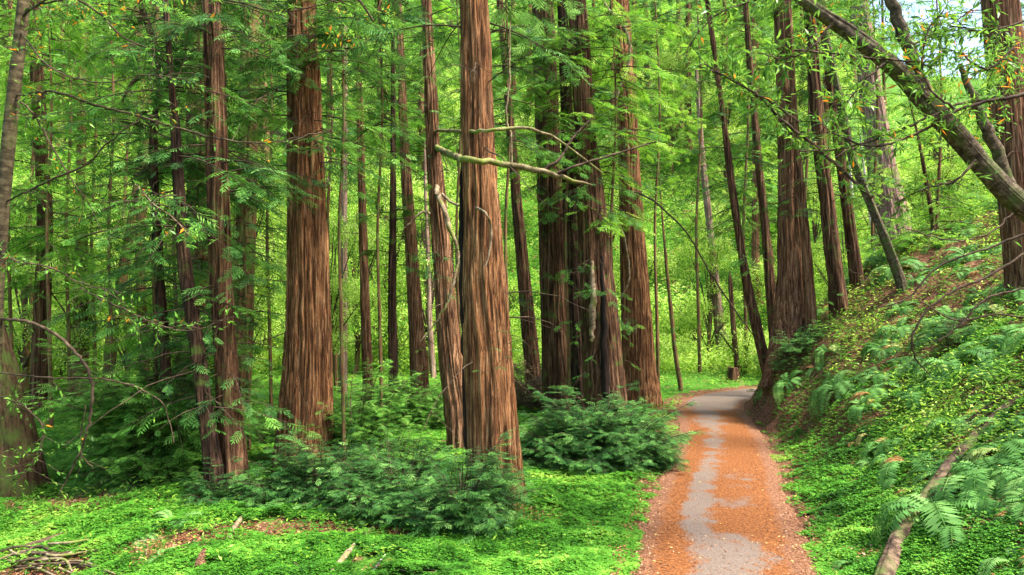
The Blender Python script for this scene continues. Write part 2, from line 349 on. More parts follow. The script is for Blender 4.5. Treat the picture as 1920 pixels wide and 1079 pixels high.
BAY = leaf_mat('laurel_leaves', [(0.0, (0.03, 0.09, 0.015)), (0.5, (0.09, 0.25, 0.03)), (0.93, (0.22, 0.44, 0.05)), (0.97, (0.65, 0.32, 0.02)), (1.0, (0.7, 0.28, 0.02))], 0.4, rough=0.35, rnd=0.0)
CLOVER = leaf_mat('sorrel_leaves', [(0.0, (0.02, 0.075, 0.008)), (0.4, (0.065, 0.225, 0.018)), (0.75, (0.135, 0.33, 0.035)), (1.0, (0.28, 0.44, 0.06))], 0.3, rnd=0)
FERN = leaf_mat('fern_fronds', [(0.0, (0.04, 0.13, 0.025)), (0.5, (0.14, 0.32, 0.075)), (0.85, (0.27, 0.46, 0.13)), (0.95, (0.42, 0.40, 0.13)), (1.0, (0.40, 0.22, 0.08))], 0.35)
LITTER = leaf_mat('dead_leaves', [(0.0, (0.07, 0.03, 0.015)), (0.4, (0.17, 0.07, 0.03)), (0.75, (0.32, 0.15, 0.07)), (0.95, (0.46, 0.32, 0.21)), (1.0, (0.7, 0.5, 0.1))], 0.1, rnd=0, rough=0.7)
NEEDLE_D = leaf_mat('dry_needles', [(0.0, (0.07, 0.04, 0.02)), (0.5, (0.15, 0.10, 0.05)), (1.0, (0.25, 0.22, 0.10))], 0.2)

def ground_mat():
    m, t, N, LK = nmat('forest_floor')
    tc = N.new('ShaderNodeTexCoord')
    a = N.new('ShaderNodeAttribute'); a.attribute_name = 'var'
    n1 = N.new('ShaderNodeTexNoise'); n1.inputs['Scale'].default_value = 14; n1.inputs['Detail'].default_value = 8; n1.inputs['Roughness'].default_value = 0.7; LK.new(tc.outputs['Object'], n1.inputs[0])
    soil = ramp(N, [(0.3, (0.03, 0.015, 0.008)), (0.48, (0.12, 0.055, 0.03)), (0.62, (0.26, 0.13, 0.07)), (0.75, (0.42, 0.27, 0.17))], n1.outputs[0], LK)
    n2 = N.new('ShaderNodeTexNoise'); n2.inputs['Scale'].default_value = 20; n2.inputs['Detail'].default_value = 6; LK.new(tc.outputs['Object'], n2.inputs[0])
    gr = ramp(N, [(0.3, (0.015, 0.05, 0.006)), (0.55, (0.06, 0.17, 0.015)), (0.75, (0.12, 0.28, 0.03))], n2.outputs[0], LK)
    n3 = N.new('ShaderNodeTexNoise'); n3.inputs['Scale'].default_value = 2.2; n3.inputs['Detail'].default_value = 6; LK.new(tc.outputs['Object'], n3.inputs[0])
    sb = N.new('ShaderNodeMath'); sb.operation = 'ADD'; LK.new(a.outputs['Fac'], sb.inputs[0]); LK.new(n3.outputs[0], sb.inputs[1])
    rr = ramp(N, [(0.92, (0, 0, 0)), (1.0, (1, 1, 1))], None); mm_ = N.new('ShaderNodeMath'); mm_.operation = 'MULTIPLY'; LK.new(sb.outputs[0], mm_.inputs[0]); mm_.inputs[1].default_value = 0.85; LK.new(mm_.outputs[0], rr.inputs[0])
    mx = N.new('ShaderNodeMixRGB'); LK.new(rr.outputs[0], mx.inputs[0]); LK.new(soil.outputs[0], mx.inputs[1]); LK.new(gr.outputs[0], mx.inputs[2])
    p = N.new('ShaderNodeBsdfPrincipled'); LK.new(mx.outputs[0], p.inputs['Base Color']); p.inputs['Roughness'].default_value = 0.95; p.inputs['Specular IOR Level'].default_value = 0.1
    b = N.new('ShaderNodeBump'); b.inputs['Strength'].default_value = 1.0; b.inputs['Distance'].default_value = 0.05; LK.new(n1.outputs[0], b.inputs['Height']); LK.new(b.outputs[0], p.inputs['Normal'])
    o = N.new('ShaderNodeOutputMaterial'); LK.new(p.outputs[0], o.inputs[0]); return m
def path_mat():
    m, t, N, LK = nmat('littered_asphalt')
    tc = N.new('ShaderNodeTexCoord')
    a = N.new('ShaderNodeAttribute'); a.attribute_name = 'var'       # how bare the asphalt is swept
    e = N.new('ShaderNodeAttribute'); e.attribute_name = 'edge'      # brown leaf litter at the verges
    def noise(s, d=6, r=0.6):
        n = N.new('ShaderNodeTexNoise'); n.inputs['Scale'].default_value = s; n.inputs['Detail'].default_value = d; n.inputs['Roughness'].default_value = r; LK.new(tc.outputs['Object'], n.inputs[0]); return n
    n1 = noise(60, 6, 0.75)
    asp = ramp(N, [(0.3, (0.07, 0.056, 0.046)), (0.55, (0.15, 0.122, 0.10)), (0.75, (0.27, 0.225, 0.185))], n1.outputs[0], LK)
    n2 = noise(26, 8, 0.75)
    duff = ramp(N, [(0.32, (0.035, 0.013, 0.006)), (0.46, (0.12, 0.040, 0.011)), (0.57, (0.215, 0.075, 0.018)), (0.74, (0.34, 0.17, 0.07))], n2.outputs[0], LK)
    n5 = noise(34, 8, 0.8)
    brown = ramp(N, [(0.34, (0.035, 0.015, 0.008)), (0.47, (0.13, 0.055, 0.028)), (0.58, (0.24, 0.115, 0.06)), (0.70, (0.45, 0.28, 0.18))], n5.outputs[0], LK)
    n3 = noise(1.7, 8, 0.72)
    n4 = noise(30, 8, 0.9)
    s1 = N.new('ShaderNodeMath'); s1.operation = 'MULTIPLY_ADD'; LK.new(n3.outputs[0], s1.inputs[0]); s1.inputs[1].default_value = 1.3; LK.new(a.outputs['Fac'], s1.inputs[2])
    s2 = N.new('ShaderNodeMath'); s2.operation = 'MULTIPLY_ADD'; LK.new(n4.outputs[0], s2.inputs[0]); s2.inputs[1].default_value = 0.75; LK.new(s1.outputs[0], s2.inputs[2])
    s3 = N.new('ShaderNodeMath'); s3.operation = 'MULTIPLY'; LK.new(s2.outputs[0], s3.inputs[0]); s3.inputs[1].default_value = 0.5
    k = ramp(N, [(0.72, (0, 0, 0)), (0.79, (1, 1, 1))], s3.outputs[0], LK)
    k.color_ramp.elements[1].color = (0.86, 0.86, 0.86, 1)
    mx = N.new('ShaderNodeMixRGB'); LK.new(k.outputs[0], mx.inputs[0]); LK.new(duff.outputs[0], mx.inputs[1]); LK.new(asp.outputs[0], mx.inputs[2])
    n6 = noise(5, 8, 0.75)
    s4 = N.new('ShaderNodeMath'); s4.operation = 'ADD'; LK.new(n6.outputs[0], s4.inputs[0]); LK.new(e.outputs['Fac'], s4.inputs[1])
    s5 = N.new('ShaderNodeMath'); s5.operation = 'MULTIPLY'; LK.new(s4.outputs[0], s5.inputs[0]); s5.inputs[1].default_value = 0.5
    k2 = ramp(N, [(0.44, (0, 0, 0)), (0.56, (1, 1, 1))], s5.outputs[0], LK)
    m3 = N.new('ShaderNodeMixRGB'); LK.new(k2.outputs[0], m3.inputs[0]); LK.new(mx.outputs[0], m3.inputs[1]); LK.new(brown.outputs[0], m3.inputs[2])
    p = N.new('ShaderNodeBsdfPrincipled'); LK.new(m3.outputs[0], p.inputs['Base Color']); p.inputs['Roughness'].default_value = 0.85; p.inputs['Specular IOR Level'].default_value = 0.2
    b = N.new('ShaderNodeBump'); b.inputs['Strength'].default_value = 0.7; b.inputs['Distance'].default_value = 0.02; LK.new(n2.outputs[0], b.inputs['Height']); LK.new(b.outputs[0], p.inputs['Normal'])
    o = N.new('ShaderNodeOutputMaterial'); LK.new(p.outputs[0], o.inputs[0]); return m

# ------------------------------------------------------------------ ground and path
def warp(n, lo, hi, pw):
    u = np.linspace(-1, 1, n); v = np.sign(u) * np.abs(u) ** pw
    return np.where(v < 0, -v * lo, v * hi)
gx = warp(421, -260, 260, 2.4)
gy = np.concatenate([np.arange(-40, 3, 1.0), np.arange(3, 30, 0.11), 30 + 0.11 * np.cumsum(1.045 ** np.arange(90)) * 1.0])
gy = gy[gy < 320]; gy = np.append(gy, 330.0)
GX, GY = np.meshgrid(gx, gy)
S = sdist(GX, GY); GZ = H(GX, GY, S) - 0.012 * (np.abs(S) < 1.3)
idx = np.arange(GX.size).reshape(GX.shape)
gf = np.stack([idx[:-1, :-1], idx[:-1, 1:], idx[1:, 1:], idx[1:, :-1]], -1).reshape(-1, 4)
green = np.where(S < 0, sst(1.3, 1.8, -S) * (0.75 - 0.6 * np.exp(-(((GX + 7.3) / 1.5) ** 2 + ((GY - 11.4) / .8) ** 2)) - 0.5 * np.exp(-(((GX + 2.7) / 2) ** 2 + ((GY - 9.5) / .5) ** 2)) - .5 * np.exp(-(((GX + 6) / 1.5) ** 2 + ((GY - 7.9) / .8) ** 2))), sst(1.2, 1.6, S) * (0.60 - 0.33 * sst(1.2, 2.6, S)) + 0.25 * sst(30, 45, GY))
gm = mesh_data('ground', [(np.stack([GX, GY, GZ], -1).reshape(-1, 3), gf, 0, green.ravel())], [ground_mat()], smooth=True)
tag(link('ground', gm), kind='structure')

pc = catmull(PATH, 40)
seg = np.concatenate([[0], np.cumsum(np.linalg.norm(np.diff(pc, axis=0), axis=1))])
sl_ = np.arange(0, seg[-1], 0.12)
cx, cy = np.interp(sl_, seg, pc[:, 0]), np.interp(sl_, seg, pc[:, 1])
tg = unit(np.stack([np.gradient(cx), np.gradient(cy)], 1)); nrm = np.stack([tg[:, 1], -tg[:, 0]], 1)
ac = np.linspace(-1, 1, 25)
hw = 1.12 - 0.10 * sst(9, 14, cy) + 0.10 * (fbm(sl_ * 0.7, 0 * sl_, o=3, s=31) - 0.5)
PX = cx[:, None] + nrm[:, 0:1] * ac[None] * hw[:, None]; PY = cy[:, None] + nrm[:, 1:2] * ac[None] * hw[:, None]
AC = np.broadcast_to(ac, PX.shape)
crown = 0.035 * (1 - AC ** 2)
PZ = H(PX, PY) + 0.006 + crown
ed = np.abs(AC)
bare = np.zeros(PX.shape)
def blob(cxx, wx, y0, y1, amt, sy=0.5):
    global bare
    bare = np.maximum(bare, amt * np.exp(-((AC - cxx) / wx) ** 2) * sst(y0 - sy, y0 + sy, PY) * (1 - sst(y1 - sy, y1 + sy, PY)))
blob(-0.24, 0.34, -20, 15.5, 0.56, 1.0)
blob(-0.12, 0.42, 14.5, 23, 0.56, 1.0)
blob(0.05, 0.62, -20, 9.6, 0.66, 1.0)
blob(-0.30, 0.28, 9.0, 13.6, 0.68, .8)
blob(0.25, 0.5, 10.2, 13.4, 0.42, .8)
blob(-0.16, 0.46, 13.0, 18.5, 0.44, 1.0)
blob(-0.12, 0.60, 17.5, 23.0, 0.64, 1.4)
blob(0.10, 1.00, 21.5, 80, 1.2, 1.5)
edge = sst(0.45, 0.95, ed) * 0.72 * (1 - 0.55 * sst(22, 26, PY)) + 0.05
edge = np.where((PY < 9) & (AC > 0), edge + 0.25 * sst(0.35, 0.8, AC), edge)
idx = np.arange(PX.size).reshape(PX.shape)
pf = np.stack([idx[:-1, :-1], idx[:-1, 1:], idx[1:, 1:], idx[1:, :-1]], -1).reshape(-1, 4)
pm = mesh_data('path', [(np.stack([PX, PY, PZ], -1).reshape(-1, 3), pf, 0, bare.ravel())], [path_mat()], smooth=True, attr2=('edge', edge.ravel()))
tag(link('path', pm), kind='structure')

# ------------------------------------------------------------------ trunks
def resample(P, n):
    D = catmull(P, 12); s = np.concatenate([[0], np.cumsum(np.linalg.norm(np.diff(D[:, :3], axis=0), axis=1))])
    u = np.linspace(0, s[-1], n); return np.stack([np.interp(u, s, D[:, q]) for q in range(D.shape[1])], 1), s[-1]
def trunk_mesh(P, n_th, dz, furrow, seed, mat, flare=0.0, knots=0.03, name='trunk', lobes=0.06, cap=False):
    """P rows (x,y,z,r) base first"""
    Q, L = resample(P, 8)
    n = int(max(L / dz, 6)); Q, L = resample(P, n)
    p = Q[:, :3]; r = Q[:, 3]; s = np.linspace(0, L, n)
    T = unit(np.gradient(p, axis=0)); Y = np.array([0, 1.0, 0.001])
    a = unit(np.cross(T, Y)); b = np.cross(a, T)
    th = np.arange(n_th) * 2 * math.pi / n_th
    ct, st = np.cos(th)[None], np.sin(th)[None]; rr = r[:, None]; zz = s[:, None]
    fl = 1 + flare * np.exp(-zz / (0.9 * max(r[0], .1) * 2)) * (1 + 1.3 * (vn(ct * 2.6 + 0 * zz, st * 2.6, zz * .5, seed + 50) - 0.5) * 2)
    big = 1 + lobes * 2 * (vn(ct * 1.6 + 0 * zz, st * 1.6, zz * 0.25, seed) - 0.5)
    tw = 0.25 * (vn(0 * ct, 0 * ct, zz * 0.6, seed + 3) - 0.5); c2, s2 = np.cos(th[None] + tw), np.sin(th[None] + tw)
    f1 = 1.0 / 0.085
    x1 = c2 * rr * f1; y1 = s2 * rr * f1
    wv = 0.9 * (vn(x1 * 0.5, y1 * 0.5, zz * 0.9, seed + 5) - 0.5)
    n1 = 1 - np.abs(2 * vn(x1 + wv, y1 + wv, zz * 0.28, seed + 1) - 1)
    n2 = 1 - np.abs(2 * vn(x1 * 2.3 + wv, y1 * 2.3, zz * 0.7, seed + 2) - 1)
    n3 = vn(x1 * 4.5, y1 * 4.5, zz * 2.5, seed + 4)
    fur = sst(0.62, 0.96, n1) + 0.5 * sst(0.6, 1.0, n2) + 0.45 * n3
    kn = vn(ct * 3.0, st * 3.0, zz * 1.3, seed + 8); kn = sst(0.86, 0.95, kn)
    rad = rr * fl * big - furrow * fur + knots * kn * rr
    rad = np.maximum(rad, rr * 0.4)
    V = p[:, None] + rad[..., None] * (np.cos(th)[None, :, None] * a[:, None] + np.sin(th)[None, :, None] * b[:, None])
    idx = np.arange(n * n_th).reshape(n, n_th); i0, i1 = idx[:-1], idx[1:]
    f = np.stack([i0, np.roll(i0, -1, 1), np.roll(i1, -1, 1), i1], -1).reshape(-1, 4)
    V = V.reshape(-1, 3); ch = [(V, f, 0, 0.5)]
    if cap:
        for e_ in (0, n - 1):
            ring = V[idx[e_]]; c_ = ring.mean(0)
            vv = np.vstack([ring, c_[None]]); k = np.arange(n_th)
            ff = np.stack([k, (k + 1) % n_th, np.full(n_th, n_th)], 1)
            if e_ == 0: ff = ff[:, ::-1]
            ch.append((vv, ff, 0, 0.5))
    return mesh_data(name, ch, [mat], smooth=True)
def px_branch(parent, base, pts, d, mat=None, name='branch', label=None, seed=0, sides=7):
    """a bare branch from (px,py,width[,depth]) rows"""
    P = []
    for q in pts:
        dd = q[3] if len(q) > 3 else d
        w3 = at(q[0], q[1], dd); P.append([*w3, max(q[2] * dd / F / 2, 0.003)])
    P = np.array(P); Q, L = resample(P, max(10, int(len(P) * 6)))
    rg = np.random.default_rng(seed + 77)
    Q[1:-1, :3] += rg.normal(0, 0.10 * Q[1:-1, 3:4].mean() + 0.004, (len(Q) - 2, 3))
    V, f = tubes((Q[None, :, :3] - base), Q[None, :, 3], sides)
    me = mesh_data(name, [(V, f, 0, 0.5)], [mat or TWIG], smooth=True)
    o = link(name, me, parent)
    if label: o['label'] = label
    return o, Q
NTREE = [0]
def tree(name, label, pts, d=None, mat=BARK, cat='tree', group=None, furrow=0.03, flare=0.32, top=9.0, limbs=(), nm=None, lo=False, top_r=0.6, lobes=0.06):
    """pts: (px,py,width) top first. The last row is the foot on the ground unless d is given."""
    NTREE[0] += 1; seed = NTREE[0] * 17
    pts = [tuple(q) for q in pts]
    if d is None:
        g = hit(pts[-1][0], pts[-1][1]); d = g[1]
    P = [[*at(q[0], q[1], d), q[2] * d / F / 2] for q in pts][::-1]
    gz = float(H(P[0][0], P[0][1]))
    if P[0][2] > gz + 0.05:
        k = (P[0][2] - gz) / max(P[1][2] - P[0][2], 0.2)
        P.insert(0, [P[0][0] + (P[0][0] - P[1][0]) * min(k, 1.5), P[0][1], gz, P[0][3] * 1.08])
    else: P[0][2] = gz
    base = np.array(P[0][:3]); P.insert(0, [P[0][0], P[0][1], gz - 1.1, P[0][3] * 1.05])
    P = np.array(P)
    e = P[-1] - P[-2]; e = e / max(e[2], 0.3)
    P = np.vstack([P, [P[-1][0] + e[0] * top * 0.5, P[-1][1], P[-1][2] + top * 0.5, P[-1][3] * (1 + top_r) / 2], [P[-1][0] + e[0] * top * 0.8, P[-1][1], P[-1][2] + top, P[-1][3] * top_r * 0.7]])
    root = thing(name, label, cat, base, group); print('TREE %.1f %.1f %.1f %s' % (*base, label[:50]))
    Pl = P.copy(); Pl[:, :3] -= base
    wpx = max(q[2] for q in pts)
    n_th = int(np.clip(wpx * 2.0, 16, 190)); dz = float(np.clip(d / F * 3.4, 0.03, 0.25))
    link('trunk', trunk_mesh(Pl, n_th, dz, furrow * min(1.0, wpx * d / F / 0.5), seed, mat, flare, lobes=lobes), root)
    D, L = resample(P[1:], 200)
    ch = []; rg = np.random.default_rng(seed)
    for lb in limbs:
        n, py0, py1, L0, L1 = lb[:5]; el, dr = (lb[5], lb[6]) if len(lb) > 6 else (5, 0.25)
        azc, azs = (lb[7], lb[8]) if len(lb) > 8 else (0, 180)
        kw = lb[9] if len(lb) > 9 else {}
        z0, z1 = at(960, min(py0, py1), d)[2], at(960, max(py0, py1), d)[2]
        z = rg.uniform(z1, z0, n); pp = np.stack([np.interp(z, D[:, 2], D[:, q]) for q in range(3)], 1)
        rr = np.interp(z, D[:, 2], D[:, 3])
        az = R(1) * (azc + rg.uniform(-azs, azs, n))
        pp[:, 0] += np.cos(az) * rr * 0.8; pp[:, 1] += np.sin(az) * rr * 0.8
        ch += limb_set(pp - base, az, R(1) * (el + rg.normal(0, 9, n)), rg.uniform(L0, L1, n), dr, rg=rg, lo=lo, **kw)
    if wpx > 13 and d < 32 and limbs:
        n = 16 if wpx > 20 else 10; zt = min(at(960, -80, d)[2], P[-2, 2])
        z = rg.uniform(base[2] + 1.2, zt, n); pp = np.stack([np.interp(z, D[:, 2], D[:, q]) for q in range(3)], 1) - base
        az = rg.uniform(0, 6.283, n); L_ = rg.uniform(.4, 1.9, n); el = rg.uniform(-.3, .5, n); t_ = np.linspace(0, 1, 8)
        h_ = np.stack([np.cos(az), np.sin(az)], 1); c_ = rg.normal(0, .35, n)
        def crv(i, t): 
            q = pp[i] + 0.; a_ = L_[i] * t; q[:, 0] += a_ * h_[i, 0] - c_[i] * a_ * t * h_[i, 1]; q[:, 1] += a_ * h_[i, 1] + c_[i] * a_ * t * h_[i, 0]
            q[:, 2] += L_[i] * (np.sin(el[i]) * t - .45 * t * t); return q
        ii = np.repeat(np.arange(n), 8); B_ = crv(ii, np.tile(t_, n)).reshape(n, 8, 3); B_[:, 1:] += rg.normal(0, .02, (n, 7, 3))
        V, f = tubes(B_, (.004 + .006 * L_)[:, None] * (1 - .8 * t_), 4); ch.append((V, f, 1, .5))
        k_ = rg.integers(0, n, n * 3); u_ = rg.integers(2, 7, n * 3); s0 = B_[k_, u_]; dd = rg.normal(0, 1, (n * 3, 3)); dd[:, 2] = -abs(dd[:, 2]) * .5; dd = unit(dd) * (L_[k_] * rg.uniform(.15, .5, n * 3))[:, None]
        V, f = tubes(np.stack([s0, s0 + dd * .5 + rg.normal(0, .03, dd.shape), s0 + dd + [0, 0, -.05]], 1), np.tile([.005, .004, .002], (n * 3, 1)), 3); ch.append((V, f, 1, .5))
    if ch: link('crown', mesh_data('crown', ch, [nm or NEEDLE, TWIG]), root)
    return root, base, d, P

W_, E_, S_, N_ = 180, 0, -90, 90
small = dict(spacing=0.14, spray=0.30)
mid_ = dict(spacing=0.2, spray=0.38)
# ---- the big central pair
K, Kb, Kd, KP = tree('redwood_tree', 'broad reddish redwood trunk in the centre foreground with its foot in the clover', [(884, -60, 56), (890, 60, 61), (895, 250, 66), (904, 450, 78), (913, 650, 92), (924, 830, 98), (932, 948, 102)],
    mat=BARK, furrow=0.036, limbs=[(40, 60, -420, 0.7, 2.0, 0, 0.35), (8, 620, 700, 0.2, 0.35, 30, 0.1, -60, 50, dict(spacing=0.1, spray=0.2))], nm=NEEDLE_B)
px_branch(K, Kb, [(868, 300, 8), (867, 420, 13), (870, 560, 16), (876, 700, 22), (882, 820, 26), (888, 900, 26)], Kd + 0.02, BLACK, 'black_strip', 'black strip on the left side of the trunk')  # black tube along the left side of the trunk
px_branch(K, Kb, [(957, 40, 2, Kd - .4), (955, 160, 3, Kd - .42), (949, 215, 4, Kd - .44), (958, 262, 4, Kd - .45), (960, 318, 3, Kd - .45)], Kd - 0.4, DEAD)
J, Jb, Jd, JP = tree('redwood_tree', 'rough greyish redwood trunk pressed close behind the left side of the broad central trunk', [(797, -60, 20), (802, 60, 23), (815, 300, 32), (829, 480, 38), (843, 650, 46), (856, 760, 50), (862, 850, 54)],
    mat=BARK_R, furrow=0.04, limbs=[(26, 70, -260, .8, 2.0, 0, 0.3), (16, 440, 560, 0.25, 0.6, -5, 0.4, -90, 90, small), (12, 130, 330, .2, .5, 0, .4, -90, 100, small)], nm=NEEDLE_B)
px_branch(J, Jb, [(816, 246, 5, Jd), (840, 246, 7, Jd - 1.8), (900, 247, 7, Kd - .8), (955, 240, 7, Kd - .8), (1000, 243, 6, Kd - .8), (1045, 262, 5, Kd - .6), (1085, 292, 4, Kd - .5), (1130, 325, 3, Kd - .5)], Jd, MOSSY, seed=1, label='upper bare branch crossing in front of the central trunk')
px_branch(J, Jb, [(818, 276, 11, Jd), (835, 286, 12, Jd - 1.8), (865, 297, 12, Kd - .9), (930, 305, 12, Kd - .9), (1000, 318, 12, Kd - .8), (1040, 328, 10, Kd - .8), (1075, 340, 7, Kd - .6), (1110, 348, 4, Kd - .5)], Jd, MOSSY, seed=2, label='thick mossy bare branch crossing in front of the central trunk')
px_branch(J, Jb, [(1020, 318, 8, Kd - .8), (1048, 300, 6, Kd - .8), (1070, 265, 5, Kd - .7), (1110, 220, 3, Kd - .6)], Jd, TWIG, seed=3)
px_branch(J, Jb, [(1035, 328, 7, Kd - .8), (1080, 312, 5, Kd - .8), (1150, 290, 4, Kd - .7), (1230, 266, 3, Kd - .6)], Jd, TWIG, seed=4)
px_branch(J, Jb, [(818, 350, 10, Jd - .3), (822, 368, 11, Jd - .5), (834, 398, 10, Jd - .6), (842, 425, 10, Jd - .6), (852, 450, 7, Jd - .6), (860, 485, 5, Jd - .5), (852, 520, 6, Jd - .5), (842, 560, 5, Jd - .5), (820, 600, 4, Jd - .5), (790, 640, 3, Jd - .5)], Jd, DEAD, seed=5, label='pale dead branch bent in an elbow')
px_branch(J, Jb, [(830, 365, 6, Jd - 1.0), (850, 382, 5, Jd - 1.8), (905, 395, 5, Kd - .8), (920, 425, 4, Kd - .8), (921, 460, 4, Kd - .8), (910, 500, 3, Kd - .8)], Jd, DEAD, seed=6)
px_branch(J, Jb, [(806, 400, 5, Jd - .25), (790, 398, 4, Jd - .4), (772, 415, 3, Jd - .4), (756, 430, 2, Jd - .4)], Jd, DEAD, seed=7)

# ---- the big trunk left of centre
Ht, Hb, Hd, HP = tree('redwood_tree', 'thick straight orange-brown redwood trunk standing alone left of centre with deeply furrowed bark', [(563, -60, 56), (567, 60, 60), (571, 200, 68), (574, 330, 74), (577, 500, 80), (577, 650, 88), (572, 780, 100), (570, 880, 108)],
    mat=BARK, furrow=0.05, limbs=[(46, 330, -350, 1.0, 2.4, 0, 0.4, -90, 120), (26, 370, 60, .5, 1.3, -5, .5, -90, 100)], nm=NEEDLE)
px_branch(Ht, Hb, [(618, 330, 3), (612, 345, 4, Hd - .5), (608, 352, 3, Hd - .5)], Hd - .4, DEAD)
# ---- the dark pair left and the trunks behind them
Fr, Fb, Fd, FP = tree('redwood_tree', 'dark brown redwood trunk rising to the left of the thick orange-brown one, slightly leaning', [(394, -60, 34), (398, 20, 37), (404, 200, 40), (410, 400, 42), (416, 560, 44), (426, 720, 46), (440, 920, 54)],
    mat=BARK_D, furrow=0.035, limbs=[(38, 420, -250, 0.8, 2.0, 0, 0.35), (26, 800, 400, .3, 1.0, -5, .4, -90, 120, small)], nm=NEEDLE_B)
Dr, Db, Dd, DP = tree('redwood_tree', 'thin nearly black trunk leaning against the dark brown redwood beside it', [(322, 160, 16), (330, 260, 20), (345, 480, 26), (362, 600, 28), (384, 760, 30), (404, 930, 38)],
    mat=BARK_K, limbs=[(46, 800, 0, 0.7, 1.9, 0, 0.3)], top=5)
Cr, Cb, Cd, CP = tree('redwood_tree', 'slim dark crooked trunk with a bent top behind the drooping bush', [(268, 20, 12), (288, 80, 15), (300, 150, 15), (287, 270, 17), (294, 430, 19), (304, 600, 22), (314, 760, 24), (320, 880, 28)],
    mat=BARK_K, limbs=[(56, 760, -60, 0.8, 2.1, 0, 0.3)], top=3)
px_branch(Cr, Cb, [(300, 150, 10), (275, 143, 9), (255, 150, 8), (240, 168, 6), (225, 200, 4)], Cd - .1, TWIG)
tree('redwood_tree', 'wide dull green-brown trunk dimly seen between two darker trunks', [(366, 60, 42), (372, 250, 44), (374, 450, 46), (362, 640, 50), (352, 800, 56)], mat=BARK_G, limbs=[(34, 660, 0, 0.8, 1.8, 0, 0.35)])
tree('redwood_tree', 'straight moss-tinted redwood trunk just right of the dark brown pair', [(472, -40, 32), (468, 60, 34), (464, 300, 36), (458, 540, 38), (450, 700, 42), (442, 800, 48)], mat=BARK_G, limbs=[(18, 300, -100, 0.6, 1.8, 0, 0.35), (10, 560, 300, .3, .8, 0, .4)])
# ---- slim trunks behind the centre
tree('pale_tree', 'slim pale grey-pink trunk behind the clearing right of the thick orange-brown redwood', [(646, 180, 12), (645, 400, 13), (644, 600, 15), (643, 738, 18)], mat=BARK_P, limbs=[(10, 300, 0, .8, 1.8)], lo=True)
tree('redwood_tree', 'short stretch of far reddish trunk left of the thick orange-brown redwood', [(500, 300, 15), (504, 430, 18), (505, 520, 20)], d=40, mat=BARK_R, lo=True, limbs=[(12, 400, 100, 1.5, 3, 0, .3)])
tree('redwood_tree', 'slim brown trunk second in the row of slim trunks between the two thick redwoods', [(672, 120, 13), (677, 300, 15), (683, 520, 18), (691, 762, 23)], mat=BARK_R, limbs=[(22, 420, 0, .7, 1.7)])
tree('redwood_tree', 'thinnest of the slim trunks, dark and with a black foot, between the two thick redwoods', [(737, 150, 10), (737, 350, 13), (736, 550, 17), (738, 700, 20), (742, 792, 26)], mat=BARK_K, limbs=[(20, 500, 0, .7, 1.7)])
tree('redwood_tree', 'sturdier of the slim trunks standing just left of the central pair', [(752, 110, 16), (760, 300, 21), (770, 450, 25), (780, 600, 30), (790, 775, 38)], mat=BARK_R, furrow=0.02, limbs=[(16, 220, -40, .7, 1.7), (16, 700, 420, .3, .8, 0, .4)])
tree('pale_tree', 'pale narrow trunk peeping out left of the central pair', [(800, 420, 8), (806, 600, 11), (812, 700, 13)], d=32, mat=BARK_P, lo=True, top=4)
# ---- the cluster right of centre
tree('redwood_tree', 'slender brown trunk between the central pair and the tall cluster', [(948, 130, 15), (962, 300, 20), (976, 450, 24), (988, 580, 27), (1003, 745, 34)], mat=BARK_D, limbs=[(20, 340, 0, .7, 1.8), (6, 700, 560, .3, .6)])
M_, Mb, Md, MP = tree('redwood_tree', 'dark redwood leftmost in the tall cluster above the round green bush', [(1016, -60, 40), (1021, 100, 45), (1028, 300, 48), (1036, 500, 50), (1044, 650, 56), (1050, 775, 66)], mat=BARK_D, furrow=0.035, limbs=[(30, 640, 100, .5, 1.5, 0, .4, -90, 110), (30, 130, -240, .8, 2.2)])
N0, N0b, N0d, _ = tree('redwood_tree', 'narrow redwood squeezed behind the split trunk of the tall cluster', [(1062, 200, 24), (1068, 350, 28), (1076, 520, 34), (1088, 690, 42), (1092, 785, 46)], mat=BARK_K, limbs=[(12, 560, 250, .4, 1.0, 0, .4, -90, 100)])
Nn, Nb, Nd, NP = tree('redwood_tree', 'thick redwood with a split dark hollow in the middle of the tall cluster', [(1078, -60, 38), (1086, 60, 42), (1097, 250, 46), (1111, 420, 58), (1122, 560, 68), (1132, 700, 76), (1136, 800, 84)], mat=BARK_D, furrow=0.045, limbs=[(36, 400, 60, .6, 1.7, 0, .4, -90, 120), (16, 700, 480, .4, 1.0, 0, .45, -90, 90), (28, 130, -240, .8, 2.1)])
px_branch(Nn, Nb, [(1110, 490, 6), (1112, 540, 13), (1112, 590, 14), (1108, 640, 7)], Nd - 0.55, DEAD, 'bare_wood', 'patch of bare yellow wood in the hollow')
px_branch(Nn, Nb, [(1128, 480, 5), (1131, 560, 10), (1134, 680, 15), (1136, 760, 16)], Nd - 0.60, BLACK, 'black_strip', 'black strip in the hollow running down the trunk')  # black tube down the front of the split trunk
O_, Ob, Od, OP = tree('redwood_tree', 'rightmost redwood of the tall cluster, its foot beside the orange path', [(1158, -60, 33), (1166, 60, 36), (1175, 200, 40), (1184, 400, 46), (1192, 560, 56), (1199, 690, 62), (1203, 762, 70)], mat=BARK, furrow=0.035, limbs=[(22, 330, 80, .6, 1.6, 0, .4), (14, 80, -200, 1, 2.2)])
px_branch(O_, Ob, [(1120, -20, 5), (1143, 20, 6), (1165, 40, 7), (1180, 85, 6), (1176, 130, 6), (1162, 165, 5), (1155, 190, 3)], Od - 1.2, DEAD, label='pale hooked dead branch')
px_branch(O_, Ob, [(1165, 560, 2), (1180, 520, 3), (1172, 450, 3), (1160, 420, 2)], Od - .8, DEAD)
px_branch(O_, Ob, [(1190, 360, 4, Od - .5), (1230, 380, 4), (1290, 440, 3), (1330, 510, 3), (1370, 570, 3), (1420, 640, 2)], Od - 1, TWIG)
